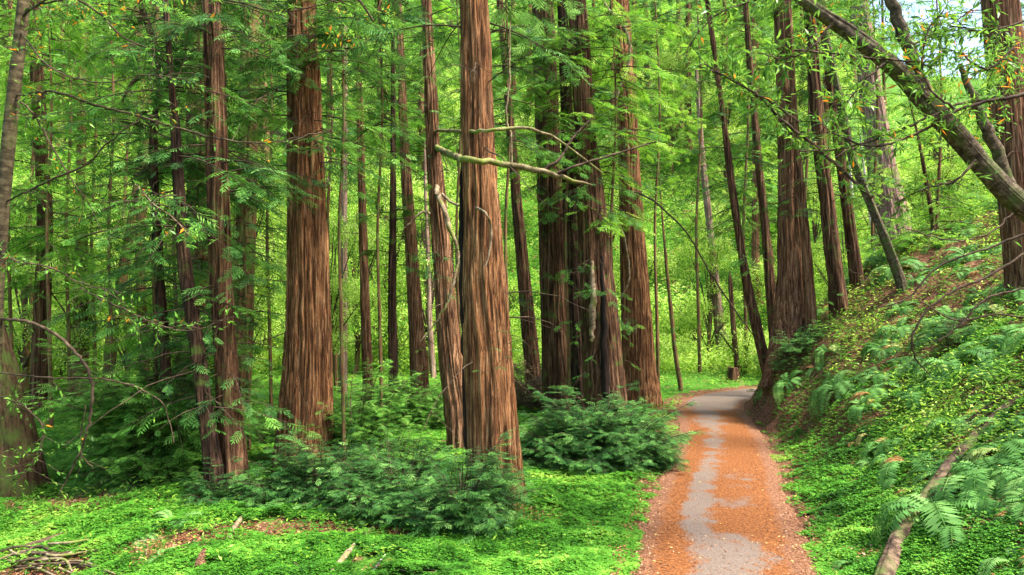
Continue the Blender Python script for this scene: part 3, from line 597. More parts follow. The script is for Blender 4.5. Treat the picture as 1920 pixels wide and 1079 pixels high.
px_branch(M_, Mb, [(1030, 80, 2), (1045, 60, 2), (1055, 110, 3), (1075, 150, 3), (1085, 180, 2)], Md - .6, DEAD)
# ---- right of the path
tree('small_tree', 'small forked sapling trunk beside the bend of the path', [(1240, 380, 4), (1248, 480, 6), (1257, 570, 8), (1266, 660, 9), (1277, 733, 11)], mat=BARK_G, cat='tree', limbs=[(14, 560, 300, .6, 1.4, 20, .2)], nm=NEEDLE_Y, top=2)
tree('redwood_tree', 'leaning slim dark trunk at the bend of the path', [(1338, 90, 11), (1356, 220, 13), (1376, 380, 16), (1402, 540, 19), (1438, 690, 24)], d=20.2, mat=BARK_D, limbs=[(34, 480, 0, .7, 2.0, 0, .35)])
tree('redwood_tree', 'thin straight trunk leaning left of the big bank-top redwood', [(1402, 60, 12), (1418, 260, 14), (1436, 440, 17), (1450, 600, 21)], d=24.5, mat=BARK_D, limbs=[(24, 400, 0, .7, 1.8)])
Rr, Rb, Rd_, RP = tree('redwood_tree', 'big redwood with a flared foot standing on top of the ferny bank', [(1464, -60, 32), (1469, 60, 35), (1475, 200, 38), (1480, 400, 44), (1482, 540, 52), (1483, 652, 72)], mat=BARK_R, furrow=0.04, flare=0.4, limbs=[(10, 330, 180, .5, 1.2, 0, .4), (26, 130, -240, .8, 2)])
tree('redwood_tree', 'thin trunk touching the right side of the big bank-top redwood', [(1490, 200, 12), (1502, 350, 15), (1513, 480, 19), (1521, 618, 25)], mat=BARK_R)
tree('redwood_tree', 'thin trunk touching the left side of the big bank-top redwood', [(1440, 440, 8), (1450, 520, 14), (1457, 590, 18), (1462, 640, 20)], mat=BARK_R, top=2)
tree('redwood_tree', 'straight brown trunk standing on the slope right of the big bank-top redwood', [(1520, 60, 22), (1536, 250, 27), (1556, 430, 30), (1574, 588, 36)], mat=BARK_D, limbs=[(26, 400, 0, .7, 1.8), (6, 590, 450, .3, .7)])
tree('redwood_tree', 'second straight trunk on the slope, slimmer and further back', [(1546, 60, 16), (1567, 230, 19), (1590, 400, 22), (1607, 535, 26)], mat=BARK_D, limbs=[(16, 400, 0, .7, 1.8)])
tree('laurel_tree', 'thin mossy curved trunk crossing behind the straight ones on the slope', [(1556, 100, 12), (1575, 190, 14), (1600, 300, 16), (1640, 400, 17), (1668, 470, 19), (1692, 545, 22)], mat=BARK_L, nm=NEEDLE_Y, limbs=[(10, 300, 0, .6, 1.5)])
tree('redwood_tree', 'broad pale shaggy trunk far back among the leaves on the slope', [(1618, 60, 36), (1636, 200, 42), (1656, 330, 52), (1674, 440, 64)], d=30, mat=BARK_P, furrow=0.05, limbs=[(24, 360, 0, 1.0, 2.4)])
tree('dead_tree', 'thin dead snag with short stubs beneath the leaning grey trunk', [(1710, 210, 4), (1724, 270, 6), (1738, 350, 8), (1752, 450, 10)], d=20, mat=BARK_D, top=1, limbs=[(10, 420, 240, .2, .5)])
tree('dead_tree', 'thin dark dead stem rising from the cut stump beyond the bend', [(1370, 540, 9), (1374, 600, 10), (1379, 660, 11), (1383, 706, 12)], mat=BARK_D, top=.8, limbs=[(5, 600, 540, .3, .8)])
tree('pale_tree', 'pale mottled trunk glimpsed beyond the bend of the path', [(1330, 420, 14), (1338, 500, 16), (1347, 590, 20), (1352, 640, 22)], d=38, mat=BARK_P, lo=True, limbs=[(12, 480, 200, 1, 2)])
tree('white_tree', 'white bare trunk glimpsed between trunks on the slope, the left one', [(1592, 300, 5), (1600, 400, 6), (1606, 470, 6)], d=42, mat=BARK_W, lo=True, top=3)
tree('white_tree', 'white bare trunk glimpsed between trunks on the slope, the right one', [(1622, 330, 5), (1634, 420, 6), (1642, 480, 6)], d=42, mat=BARK_W, lo=True, top=3)
Xr, Xb, Xd, XP = tree('redwood_tree', 'thick reddish redwood cut off by the right edge of the picture', [(1868, -60, 62), (1880, 60, 66), (1896, 200, 70), (1918, 380, 78), (1935, 500, 86)], d=14.0, mat=BARK_R, furrow=0.03, limbs=[(6, -30, -200, .6, 1.6)])
# ---- the left edge
Ar, Ab, Ad, AP = tree('alder_tree', 'pale ringed trunk curving down along the left edge of the picture', [(50, -60, 20), (43, 20, 21), (32, 120, 22), (18, 250, 23), (6, 380, 22), (-4, 520, 22), (-12, 680, 25)], d=7.6, mat=bark_mat('alder_bark', (0.03, 0.025, 0.015), (0.085, 0.066, 0.036), (0.16, 0.13, 0.075), zs=3.0, sc=5, bump=0.3, moss=MOSS, moss_amt=0.2), furrow=0.004, flare=0.1, top=4)
tree('redwood_tree', 'massive mossy dark trunk foot at the left edge of the picture', [(-60, 500, 62), (-30, 620, 66), (-2, 720, 76), (18, 820, 84), (30, 925, 96)], mat=bark_mat('mossy_dark_bark', (0.018, 0.012, 0.006), (0.07, 0.045, 0.022), (0.13, 0.09, 0.045), moss=(0.06, 0.09, 0.018), moss_amt=0.45), furrow=0.02, top=6)
for lab, pts, d_, m_ in [
    ('hazy grey trunk among the leaves far left, third from the left edge', [(152, 280, 18), (150, 450, 20), (148, 620, 22), (147, 760, 24)], 24, BARK_G),
    ('dim brown trunk far left, nearest to the pale ringed trunk', [(78, 300, 26), (84, 420, 28), (78, 600, 30), (70, 780, 32)], 21, BARK_D),
    ('broken dim trunk leaning right among the leaves at the far left', [(222, 560, 20), (212, 620, 22), (203, 700, 22), (200, 770, 24)], 23, BARK_G),
    ('faint upper trunk behind the leaves above the drooping bush', [(262, 120, 16), (270, 300, 18), (262, 480, 18), (268, 620, 20)], 22, BARK_G)]:
    tree('redwood_tree', lab, pts, d=d_, mat=m_, limbs=[(26, 560, 0, 1.0, 2.4, 0, .35)])
SAP = [
    (20, 20, 44, 520, 20, 'feathery young redwood behind the pale ringed trunk'),
    (128, 21, 44, 540, 20, 'feathery young redwood filling the far left gap'),
    (208, 19, 50, 560, 0, 'feathery young redwood above the patch of bare soil'),
    (290, 13.6, 60, 800, 60, 'feathery young redwood drooping over the tall bush'),
    (92, 18, 50, 480, -20, 'leafy young redwood close behind the pale ringed trunk'),
    (372, 14.0, 60, 700, 20, 'young redwood wrapped around the dark leaning pair'),
    (462, 14.5, 50, 640, 0, 'young redwood between the dark leaning pair and the thick orange-brown redwood'),
    (640, 13.0, 30, 150, -120, 'slender young redwood right of the thick orange-brown redwood, green only near the top'),
    (60, 26, 50, 620, 0, 'farther young redwood at the far left'),
    (176, 24, 50, 620, 0, 'farther young redwood among the dim trunks'),
    (236, 28, 44, 620, 0, 'farther young redwood behind the drooping bush'),
    (330, 17, 70, 640, 20, 'farther young redwood behind the two dark trunks'),
    (420, 17, 50, 520, 0, 'young redwood close behind the dark brown trunk'),
    (505, 22, 26, 330, 0, 'young redwood behind the left side of the thick orange-brown trunk'),
    (618, 20, 30, 260, -20, 'young redwood behind the right side of the thick orange-brown trunk'),
    (712, 17, 46, 250, -40, 'young redwood with low sweeping sprays among the slim trunks'),
    (860, 24, 30, 300, -20, 'young redwood hidden behind the central pair'),
    (952, 17, 44, 300, -40, 'young redwood right behind the broad central trunk'),
    (1065, 18.5, 40, 400, 60, 'young redwood threading through the tall cluster'),
    (1150, 19, 50, 420, 40, 'young redwood between the split trunk and the rightmost of the cluster'),
    (1232, 24, 50, 400, 0, 'green young redwood over the bend of the path'),
    (1310, 34, 40, 440, 20, 'green young redwood beyond the bend of the path'),
    (1398, 33, 40, 440, 20, 'green young redwood left of the big bank-top redwood'),
    (1512, 35, 40, 450, 0, 'young redwood behind the big bank-top redwood'),
    (1640, 24, 50, 520, 60, 'young redwood beside the pale shaggy trunk'),
    (1760, 20, 50, 520, 180, 'young redwood under the leaning grey trunk'),
]
for px_, d_, n_, lo_, hi_, lab_ in SAP:
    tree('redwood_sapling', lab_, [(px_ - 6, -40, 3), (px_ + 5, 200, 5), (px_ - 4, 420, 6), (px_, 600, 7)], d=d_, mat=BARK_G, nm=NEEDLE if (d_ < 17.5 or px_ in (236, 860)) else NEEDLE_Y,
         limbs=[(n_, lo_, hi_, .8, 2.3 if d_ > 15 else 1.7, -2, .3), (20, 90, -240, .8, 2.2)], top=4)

# ------------------------------------------------------------------ leaning laurel, upper right
wp = [(2180, 740, 66), (2060, 540, 66), (1968, 430, 66), (1900, 372, 66), (1850, 320, 60), (1800, 262, 60), (1740, 195, 58), (1680, 130, 52), (1600, 66, 46), (1530, 18, 36), (1440, -50, 28), (1330, -120, 18)]
wd = 8.6
P = np.array([[*at(a_, b_, wd), c_ * 0.62 * wd / F / 2] for a_, b_, c_ in wp])
gz = float(H(P[0, 0], P[0, 1])); P[0, 2] = min(P[0, 2], gz - 0.2); wb = np.array([P[0, 0], P[0, 1], gz])
laurel = thing('laurel_tree', 'big grey-barked laurel trunk leaning left across the upper right corner', 'tree', wb)
Pl = P.copy(); Pl[:, :3] -= wb
link('trunk', trunk_mesh(Pl, 110, 0.03, 0.012, 901, BARK_L, 0.1, knots=0.12, lobes=0.10), laurel)
px_branch(laurel, wb, [(1745, 200, 32), (1725, 150, 26), (1700, 80, 23), (1672, 5, 20), (1640, -80, 16)], wd + 0.05, BARK_L, 'limb', 'upright limb forking from the leaning trunk', sides=24)
px_branch(laurel, wb, [(1905, 385, 24), (1880, 310, 22), (1850, 240, 20), (1822, 180, 14), (1800, 120, 9)], wd + 0.8, BARK_L, 'limb', sides=16)
tw_ = [
    [(1930, 170, 5), (1890, 185, 6), (1800, 195, 5), (1700, 240, 5), (1600, 275, 4), (1500, 285, 3)],
    [(1940, 175, 7), (1860, 190, 7), (1800, 205, 6), (1730, 245, 5), (1640, 275, 4), (1560, 250, 3)],
    [(1790, 205, 5), (1745, 170, 4), (1730, 120, 4), (1740, 60, 3), (1770, 20, 2)],
    [(1490, 95, 5), (1560, 100, 4), (1640, 110, 4), (1730, 118, 3)],
    [(1300, 120, 4), (1400, 165, 5), (1470, 230, 6), (1530, 275, 6), (1600, 340, 6), (1635, 372, 6)],
    [(1500, 230, 3), (1450, 195, 4), (1390, 160, 3), (1320, 120, 2)],
    [(1900, 90, 4), (1850, 130, 4), (1800, 100, 3), (1760, 90, 2)],
    [(1920, 40, 4), (1850, 60, 4), (1790, 50, 3), (1740, 70, 2)],
    [(1660, 120, 5), (1620, 150, 4), (1590, 190, 3), (1560, 200, 2)],
    [(1830, 300, 5), (1790, 340, 4), (1740, 352, 3), (1680, 380, 2)],
    [(1700, 90, 4), (1760, 60, 3), (1820, 20, 2), (1860, -10, 2)],
    [(1560, 45, 5), (1520, 90, 4), (1470, 110, 3), (1420, 100, 2)],
    [(1930, 470, 5), (1850, 520, 5), (1790, 545, 4), (1740, 580, 4), (1712, 630, 4), (1716, 670, 3), (1745, 705, 2)],
    [(1920, 440, 5), (1840, 470, 4), (1760, 500, 4), (1700, 560, 3), (1640, 580, 2)],
    [(1930, 540, 4), (1850, 560, 4), (1800, 610, 3), (1760, 640, 2)],
    [(1940, 600, 4), (1870, 590, 3), (1790, 600, 3), (1720, 560, 2)],
    [(1900, 400, 4), (1850, 440, 3), (1780, 450, 3), (1700, 430, 2)],
    [(1600, -40, 5), (1400, 5, 4), (1330, 40, 3), (1290, 90, 2)],
]
lp = []; ld = []
rg = np.random.default_rng(55)
for q, pts in enumerate(tw_):
    o, Q = px_branch(laurel, wb, pts, wd - 0.25 - 0.9 * (q % 3) * 0.4, TWIG, 'branch', seed=q + 20)
    bare_ = q in (12, 13, 14, 15, 16)
    n = 4 if bare_ else int(8 + 1.5 * len(Q))
    u = rg.integers(4, len(Q), n)
    tdir = unit(np.gradient(Q[:, :3], axis=0))[u]
    # leafy side twigs with whorls of leaves
    for a_, b_ in zip(Q[u, :3], tdir):
        tip = a_ + 0.28 * unit(rg.normal(0, 1, 3) * [1, .6, .8] + 0.6 * b_) * rg.uniform(.4, 1.3)
        k = 1 if bare_ else rg.integers(3, 9)
        lp += [a_ + (tip - a_) * rg.uniform(.3, 1) for _ in range(k)]
        ld += [unit(unit(tip - a_) + rg.normal(0, .6, 3)) for _ in range(k)]
        V, f = tubes(np.array([[a_, (a_ + tip) / 2 + rg.normal(0, .01, 3), tip]]) - wb, np.array([[.004, .003, .002]]), 3)
        lp_tw = globals().setdefault('LTW', []); lp_tw.append((V, f, 1, .5))
lp = np.array(lp); ld = np.array(ld); n = len(lp)
up = unit(rg.normal(0, .5, (n, 3)) + [0, 0, 1])
vr = np.clip(rg.normal(.55, .22, n), 0, .9); vr = np.where(rg.random(n) < .025, 1.0, vr)
chl = [place(LANCE[0], LANCE[1], lp - wb, ld, up, rg.uniform(.075, .135, n), vr)] + LTW
# leafy overhead part of its crown
lob = [(at(a_, b_, c_) - wb, e_) for a_, b_, c_, e_ in [(1790, 130, 10.5, (.8, .5, .35)), (1620, 40, 9.6, (.7, .5, .3)), (1880, 120, 9.5, (.5, .5, .35)), (1560, -60, 9, (1.2, .8, .5)), (1750, -90, 9, (1.0, .9, .4)), (1830, 230, 11, (.5, .4, .4)), (1690, 70, 10, (.4, .4, .3))]]
chl.append(leaf_cloud(4600, lob, 0.10, rg, 4, 0.05, 0.2, LANCE))
link('crown', mesh_data('crown', chl, [BAY, TWIG]), laurel)

# ------------------------------------------------------------------ foreground alder branches on the left
al = [
    [(4, 598, 7), (30, 600, 8), (62, 607, 8), (110, 632, 8), (150, 672, 8), (170, 710, 8), (171, 770, 7), (160, 820, 6), (140, 870, 5), (112, 925, 3)],
    [(-4, 698, 4), (80, 708, 4), (170, 710, 4), (225, 717, 4), (275, 735, 4), (310, 765, 3), (326, 830, 2)],
    [(30, 180, 5), (100, 172, 6), (170, 195, 6), (250, 215, 5), (330, 240, 5), (400, 258, 5), (470, 268, 4), (540, 262, 4), (620, 245, 3)],
    [(40, 30, 6), (115, -10, 5), (190, 30, 5), (230, 70, 4), (290, 95, 3)],
    [(20, 180, 6), (60, 210, 4), (95, 270, 4), (130, 330, 3), (180, 400, 2)],
    [(10, 380, 4), (90, 340, 5), (160, 310, 5), (190, 280, 4), (240, 240, 3), (330, 200, 2)],
    [(0, 470, 6), (30, 490, 5), (90, 500, 4), (150, 530, 3), (200, 545, 2)],
    [(38, 60, 4), (100, 130, 4), (200, 155, 3), (270, 140, 3), (350, 150, 2)],
    [(-6, 740, 5), (40, 760, 4), (75, 790, 4), (80, 830, 3), (60, 870, 3), (20, 905, 2)],
    [(150, 540, 3), (220, 575, 4), (300, 610, 3), (360, 620, 2), (420, 600, 2)],
    [(42, 20, 5), (200, -20, 5), (330, -10, 4), (430, 0, 4), (500, 20, 4), (560, 20, 3), (640, -2, 3)],
    [(250, 340, 2), (285, 380, 3), (320, 405, 3), (355, 443, 2)],
    [(160, 760, 3), (150, 840, 3), (175, 880, 2)],
]
lp = []; ld = []; LT2 = []
for q, pts in enumerate(al):
    dq = Ad - 0.1 - 0.22 * (q % 4)
    pts = [(a_, b_, c_ * .75, Ad if i_ == 0 else dq) for i_, (a_, b_, c_) in enumerate(pts)]
    o, Q = px_branch(Ar, Ab, pts, dq, DEAD if q in (11,) else TWIG, 'branch', seed=q + 60)
    n = int({0: 8, 1: 6, 12: 8}.get(q, 24 + len(Q) * .5))
    u = rg.integers(5, len(Q), n); tdir = unit(np.gradient(Q[:, :3], axis=0))[u]
    for a_, b_ in zip(Q[u, :3], tdir):
        tip = a_ + rg.uniform(.08, .4) * unit(rg.normal(0, 1, 3) * [1, .7, .8] + .5 * b_ + [0, 0, -.2])
        k = rg.integers(2, 7)
        lp += [a_ + (tip - a_) * rg.uniform(.3, 1) for _ in range(k)]
        ld += [unit(unit(tip - a_) + rg.normal(0, .6, 3)) for _ in range(k)]
        V, f = tubes(np.array([[a_, (a_ + tip) / 2 + rg.normal(0, .012, 3), tip]]) - Ab, np.array([[.004, .003, .002]]), 3); LT2.append((V, f, 1, .5))
lp = np.array(lp); ld = np.array(ld); n = len(lp); up = unit(rg.normal(0, .5, (n, 3)) + [0, 0, 1])
vr = np.clip(rg.normal(.5, .22, n), 0, .9); vr = np.where(rg.random(n) < .03, 1.0, vr)
chl = [place(LEAF[0], LEAF[1], lp - Ab, ld, up, rg.uniform(.04, .08, n), vr)] + LT2
lob = [(at(a_, b_, c_) - Ab, e_) for a_, b_, c_, e_ in [(160, 30, 8, (.6, .5, .3)), (60, -60, 7.5, (1., .8, .4)), (300, -50, 8, (.8, .6, .3)), (90, 100, 7.6, (.3, .3, .2)), (690, 40, 8.4, (.55, .4, .22)), (560, -60, 8, (.7, .5, .3)), (650, 75, 8.2, (.3, .3, .15))]]
chl.append(leaf_cloud(1900, lob, 0.07, rg, 4, 0.05, 0.2, LANCE))
o_, _ = px_branch(Ar, Ab, [(48, -30, 16, Ad), (200, -110, 14), (450, -100, 10), (640, -30, 7), (700, 40, 4)], Ad + .4, TWIG, 'branch', seed=99)
link('crown', mesh_data('crown', chl, [BAY, TWIG]), Ar)

# ------------------------------------------------------------------ redwood sprout bushes
def bush(label, px, py, w_px, h_px, n, nm=NEEDLE_B, d=None, lop=0.0, name='redwood_bush', group=None, dz=0.0, elmin=8, elmax=80, spray=0.21, shallow=0.75, var0=0.0, cat='bush'):
    g = hit(px, py)
    if d is not None: g = at(px, py, d); g[2] = float(H(g[0], g[1]))
    rx = w_px * g[1] / F / 2; h = h_px * g[1] / F * 1.18; n = int(n * 1.3)
    rg = np.random.default_rng(int(px * 7 + py))
    a = rg.uniform(0, 2 * math.pi, n); rr = rg.random(n) ** .6
    x0 = np.cos(a) * rr * rx * .62; y0 = np.sin(a) * rr * rx * .62 * shallow
    z0 = np.array(H(g[0] + x0, g[1] + y0)) - g[2] - .03
    z0 = z0 + rg.random(n) * h * .30 * (1 - rr * .6)
    el = R(1) * (elmax - (elmax - elmin) * (rr * .75 + .25 * rg.random(n)))
    prof = np.sqrt((np.cos(el) * rx * .62) ** 2 + (np.sin(el) * h * .92) ** 2)
    L = prof * rg.uniform(.45, 1.1, n) * np.where(rg.random(n) < .10, 1.35, 1)
    ch = limb_set(np.stack([x0, y0, z0], 1), a + rg.normal(0, .35, n), el, L, 0.16 + .12 * rg.random(n), spacing=.085, spray=spray, rg=rg, start=.12, rad=.01, var0=var0, shoot=.34)
    root = thing(name, label, cat, g, group)
    link('foliage', mesh_data('foliage', [c for c in ch if c[2] == 0], [nm]), root)
    link('stem', mesh_data('stem', [(c[0], c[1], 0, c[3]) for c in ch if c[2] == 1], [TWIG]), root)
    return root
bush('round dense redwood bush at the foot of the tall cluster, beside the path', 1118, 868, 292, 150, 400, NEEDLE_B, shallow=.8)
bush('low spreading redwood bush left of the foot of the broad central trunk', 750, 975, 250, 150, 320, NEEDLE_B, d=10.6)
bush('bushy sprouts climbing the front of the broad central trunk', 868, 950, 100, 185, 110, NEEDLE_B, d=9.7, spray=.22, elmin=25)
bush('wide redwood bush covering the foot of the thick orange-brown trunk', 600, 960, 220, 125, 260, NEEDLE_B, d=11.2)
bush('dark redwood bush right of the foot of the dark brown trunk', 500, 985, 190, 70, 200, NEEDLE_B, d=10.9)
bush('soft green redwood bush between the thick trunk and the central pair', 735, 890, 190, 90, 150, NEEDLE, d=13.6, var0=.12)
bush('tall drooping redwood bush with grey-green sprays left of the dark trunks', 315, 905, 165, 240, 230, NEEDLE, d=13.2, elmin=-5, elmax=88, spray=.27, var0=.22)
bush('smaller drooping redwood bush in front of the tall drooping one', 290, 955, 130, 80, 120, NEEDLE, d=12.2, spray=.22, var0=.08)
bush('feathery sapling standing right of the thick orange-brown trunk', 662, 865, 70, 160, 60, NEEDLE, d=14.0, elmin=40, elmax=88, var0=.08)
bush('pale green bush at the feet of the slim trunks', 770, 800, 140, 110, 140, NEEDLE, d=18.2, var0=.1)
bush('pale green bush behind the right side of the thick trunk', 680, 790, 120, 70, 110, NEEDLE, d=19.5, var0=.18)
bush('brown dry twiggy bush left of the tall cluster', 990, 775, 80, 110, 90, NEEDLE_D, d=22)
bush('grey-green shrub at the foot of the big bank-top redwood', 1500, 660, 100, 55, 90, NEEDLE_B, d=None)
bush('small shrub at the foot of the leaning slim trunk by the bend', 1436, 690, 44, 45, 40, NEEDLE_B)
bush('wispy bush far back in the left clearing', 150, 770, 120, 60, 70, NEEDLE_Y, d=26)
bush('mid green bush left of the dark trunks, farther back', 262, 800, 90, 110, 90, NEEDLE, d=19, var0=.15)
bush('low bush in front of the dark leaning pair, left end of the bush row', 410, 985, 150, 70, 150, NEEDLE_B, d=10.9)
bush('sprout bush between the dark brown trunk and the thick orange-brown one', 490, 845, 90, 80, 90, NEEDLE, d=15.5, var0=.12)
bush('upright sprouts on the slope above the ferns, right edge', 1780, 655, 60, 60, 36, NEEDLE_B, elmin=40, elmax=88)

# ------------------------------------------------------------------ ferns
def frond_geo(L, rg, pairs=24, arch=.55):
    t = np.linspace(0, 1, pairs + 2)[1:-1]
    x = L * t * (1 - .12 * t); z = L * (arch * t * 1.25 - (arch + .45) * t ** 2)
    B = np.stack([x, 0 * x, z], 1); Tn = unit(np.gradient(B, axis=0))
    pw = L * .21 * np.sin(math.pi * np.clip(.12 + .88 * (1 - t) ** .8, 0, 1)) ** .7 * np.where(t > .9, .6, 1) + .004
    out = []; 
    for s in (-1, 1):
        D = Tn * .28 + np.array([0, s, -.16]) + rg.normal(0, .05, (pairs, 3)); D = unit(D)
        N = unit(np.cross(Tn, np.array([0, 1.0, 0])) * -1 + rg.normal(0, .1, (pairs, 3)))
        v, f = rhombs(B, D, pw, np.full(pairs, L * .021), N); out.append((v, f))
    rt = np.vstack([[0, 0, 0], B[::4], B[-1]])
    v, f = tubes(rt[None], np.linspace(.006, .002, len(rt))[None], 3); out.append((v, f))
    return out
def fern_parts(seed, nf, L):
    rg = np.random.default_rng(seed); parts = []
    for k in range(nf):
        a = 2 * math.pi * k / nf + rg.normal(0, .25); c, s = math.cos(a), math.sin(a)
        rot = np.array([[c, -s, 0], [s, c, 0], [0, 0, 1]])
        v_ = float(np.clip(rg.normal(.5, .16), 0, .95)); v_ = 1.0 if rg.random() < .05 else v_
        parts.append([(v @ rot.T, f, 0, v_) for v, f in frond_geo(L * rg.uniform(.7, 1.15), rg, arch=rg.uniform(.45, 1.0))])
    return parts
fern_me = [mesh_data('fern', sum(fern_parts(k, nf, L), []), [FERN]) for k, (nf, L) in enumerate([(12, .62), (10, .5), (14, .7), (9, .45), (8, .55)])]
def slope_rot(x, y, amt=.6):
    e = .3; gx_ = float(H(x + e, y) - H(x - e, y)) / (2 * e); gy_ = float(H(x, y + e) - H(x, y - e)) / (2 * e)
    n = Vector((-gx_ * amt, -gy_ * amt, 1)).normalized(); return n.to_track_quat('Z', 'Y')
from mathutils import Quaternion
def fern(k, px, py, sc, label, group=None, world=None):
    g = hit(px, py) if world is None else np.array([world[0], world[1], float(H(*world))])
    o = link('fern', fern_me[k % 5], None, (g[0], g[1], g[2] - .02)); o.scale = (sc * 1.25, sc * 1.25, sc * random.uniform(1.0, 1.7))
    o.rotation_mode = 'QUATERNION'; o.rotation_quaternion = slope_rot(g[0], g[1]) @ Quaternion((0, 0, 1), random.uniform(0, 6.28))
    return tag(o, label, 'fern', group)
# close ferns with a frond each
for px_, py_, L_, nf_, lab in [(1800, 1000, .62, 9, 'large fresh green fern across the fallen log, lower right'), (1905, 1060, .50, 7, 'fern in the bottom right corner beneath the large one'), (1850, 945, .40, 8, 'fern just above the large fresh one, beside the fallen log'), (1745, 1070, .38, 7, 'fern at the bottom edge right of the log end'), (1905, 900, .42, 7, 'fern at the right edge above the large lower-right one'),
                               (1600, 1062, .34, 7, 'dark small fern by the verge at the bottom of the bank'), (1030, 1075, .42, 8, 'greyish fern in the clover at the bottom centre'), (1690, 905, .40, 8, 'fern beside the middle of the fallen log, with a rusty frond')]:
    g = hit(px_, py_); root = thing('fern', lab, 'fern', g); root.rotation_mode = 'QUATERNION'; root.rotation_quaternion = slope_rot(g[0], g[1], .5)
    for p_ in fern_parts(int(px_), nf_, L_): link('frond', mesh_data('frond', p_, [FERN]), root)
k = 0
for px_, py_, sc_, lab in [(1640, 740, 1.0, 'arching fern on the bank left of centre of the slope'), (1560, 715, .9, 'fern overhanging the bare soil of the bank'), (1480, 720, .8, 'fern low on the bank near the bend'),
        (1530, 690, .9, 'fern on the bank below the big bank-top redwood'), (1700, 690, .9, 'pale fern in the middle of the slope'), (1770, 720, .8, 'fern with broad light fronds above the bare litter patch'),
        (1850, 620, 1.2, 'tall upright fern high on the slope'), (1790, 600, 1.1, 'bright fern high on the slope left of the tall upright one'), (1900, 640, 1.1, 'fern at the right edge high on the slope'),
        (1730, 640, 1.0, 'fern in the upper middle of the slope'), (1660, 660, 1.0, 'fern behind the arching one on the slope'), (1850, 760, .7, 'fern at the upper end of the fallen log'),
        (1890, 800, .7, 'small fern right of the upper end of the fallen log'), (1600, 830, .6, 'small fern above the clover verge'), (1640, 870, .7, 'fern in brown litter halfway down the bank'),
        (1720, 800, .6, 'small fern in the bare litter patch'), (260, 1010, .8, 'fern on the clover slope at the lower left'), (330, 985, .7, 'grey-green fern beneath the smaller drooping bush'),
        (200, 1045, .7, 'fern hanging over the stick pile'), (300, 1050, .6, 'fern at the bottom edge, lower left'), (1430, 740, .7, 'tiny fern at the nose of the bank')]:
    fern(k, px_, py_, sc_, lab); k += 1
def fern_words(x, y, s):
    a_ = 'low' if s < 3.4 else ('halfway up' if s < 5.5 else ('high' if s < 8.5 else 'highest'))
    b_ = 'level with the fallen log' if y < 9.5 else ('a few steps beyond the fallen log' if y < 13 else ('short of the big bank-top redwood' if y < 17 else ('level with the big bank-top redwood' if y < 21 else 'beyond the big bank-top redwood')))
    return 'green sword fern ' + a_ + ' on the slope, ' + b_
cnt = 0
while cnt < 170:
    y_ = random.uniform(6, 26); x_ = random.uniform(3, .8 * y_ + .5); s_ = float(sdist(x_, y_))
    if s_ < 2.4 or s_ > 13: continue
    fern(k, 0, 0, random.uniform(.6, 1.15), fern_words(x_, y_, s_), 'ferns scattered over the slope', (x_, y_)); k += 1; cnt += 1

# ------------------------------------------------------------------ logs, sticks, stump
def ground_log(name, label, pts, mat, cat, sink=.4, n_th=20, furrow=.004, group=None, lift=0):
    Pw = []
    for q in pts:
        g = hit(q[0], q[1]); r = q[2] * g[1] / F / 2; Pw.append([g[0], g[1], g[2] + r * (1 - sink) + .02 + lift, r])
    Pw = np.array(Pw); b = Pw[0, :3].copy(); Pw[:, :3] -= b
    o = link(name, trunk_mesh(Pw, n_th, .04, furrow, int(pts[0][0]), mat, 0, knots=.2, name=name, lobes=.12, cap=True), None, b)
    return tag(o, label, cat, group)
ground_log('fallen_log', 'long grey-brown fallen log lying up the right-hand bank', [(1650, 1140, 36), (1672, 1070, 33), (1700, 1005, 30), (1748, 943, 27), (1785, 890, 24), (1832, 835, 20), (1880, 785, 17), (1945, 732, 13)], LOGM, 'log', -.15, 36, .008)
ground_log('fallen_branch', 'light brown fallen branch in the clover at the bottom, left of centre', [(622, 1085, 13), (650, 1050, 13), (680, 1015, 10), (706, 992, 8)], DEAD, 'branch', .1)
ground_log('fallen_branch', 'thin white stick in the clover at the bottom', [(698, 1078, 4), (715, 1055, 4), (732, 1034, 3)], BARK_W, 'stick', 0, 8)
ground_log('fallen_branch', 'brown stub leaning out from under the dark redwood bush', [(428, 1025, 10), (440, 1002, 10), (452, 985, 9)], DEAD, 'stick', -1)
ground_log('fallen_branch', 'pale short stick on the clover slope, lower left', [(105, 1000, 5), (140, 990, 6), (165, 980, 4)], DEAD, 'stick', .0, 8)
ground_log('fallen_log', 'long low rotten log half buried at the lower left', [(-20, 1050, 12), (60, 1030, 13), (130, 1005, 11), (180, 985, 8)], LOGM, 'log', .3)
ground_log('fallen_branch', 'short thick reddish broken log at the bottom edge, left', [(370, 1082, 20), (378, 1062, 22), (388, 1045, 18)], BARK_R, 'log', .2)
ground_log('fallen_branch', 'crooked twig lying on the bank above the log', [(1560, 980, 4), (1640, 905, 5), (1700, 860, 4), (1780, 810, 3)], TWIG, 'stick', -.5, 8)
ground_log('fallen_branch', 'thin branch across the upper end of the fallen log', [(1760, 850, 5), (1830, 790, 6), (1880, 755, 5), (1930, 715, 4)], TWIG, 'stick', -2, 8)
for q in range(22):
    x0 = random.uniform(-10, 110); y0 = random.uniform(1035, 1082)
    ground_log('stick', 'grey-brown stick tangled in the pile at the bottom left corner', [(x0, y0, 4), (x0 + random.uniform(20, 60), y0 + random.uniform(-14, 14), 5), (x0 + random.uniform(70, 120), y0 + random.uniform(-22, 22), 3)], random.choice([DEAD, TWIG]), 'stick', -random.uniform(1, 6), 6, 0, 'sticks in the corner pile')
g = hit(1375, 716)
st = thing('tree_stump', 'low dark cut stump just beyond the bend of the path', 'stump', g)
r_ = 22 * g[1] / F / 2; hh = 26 * g[1] / F
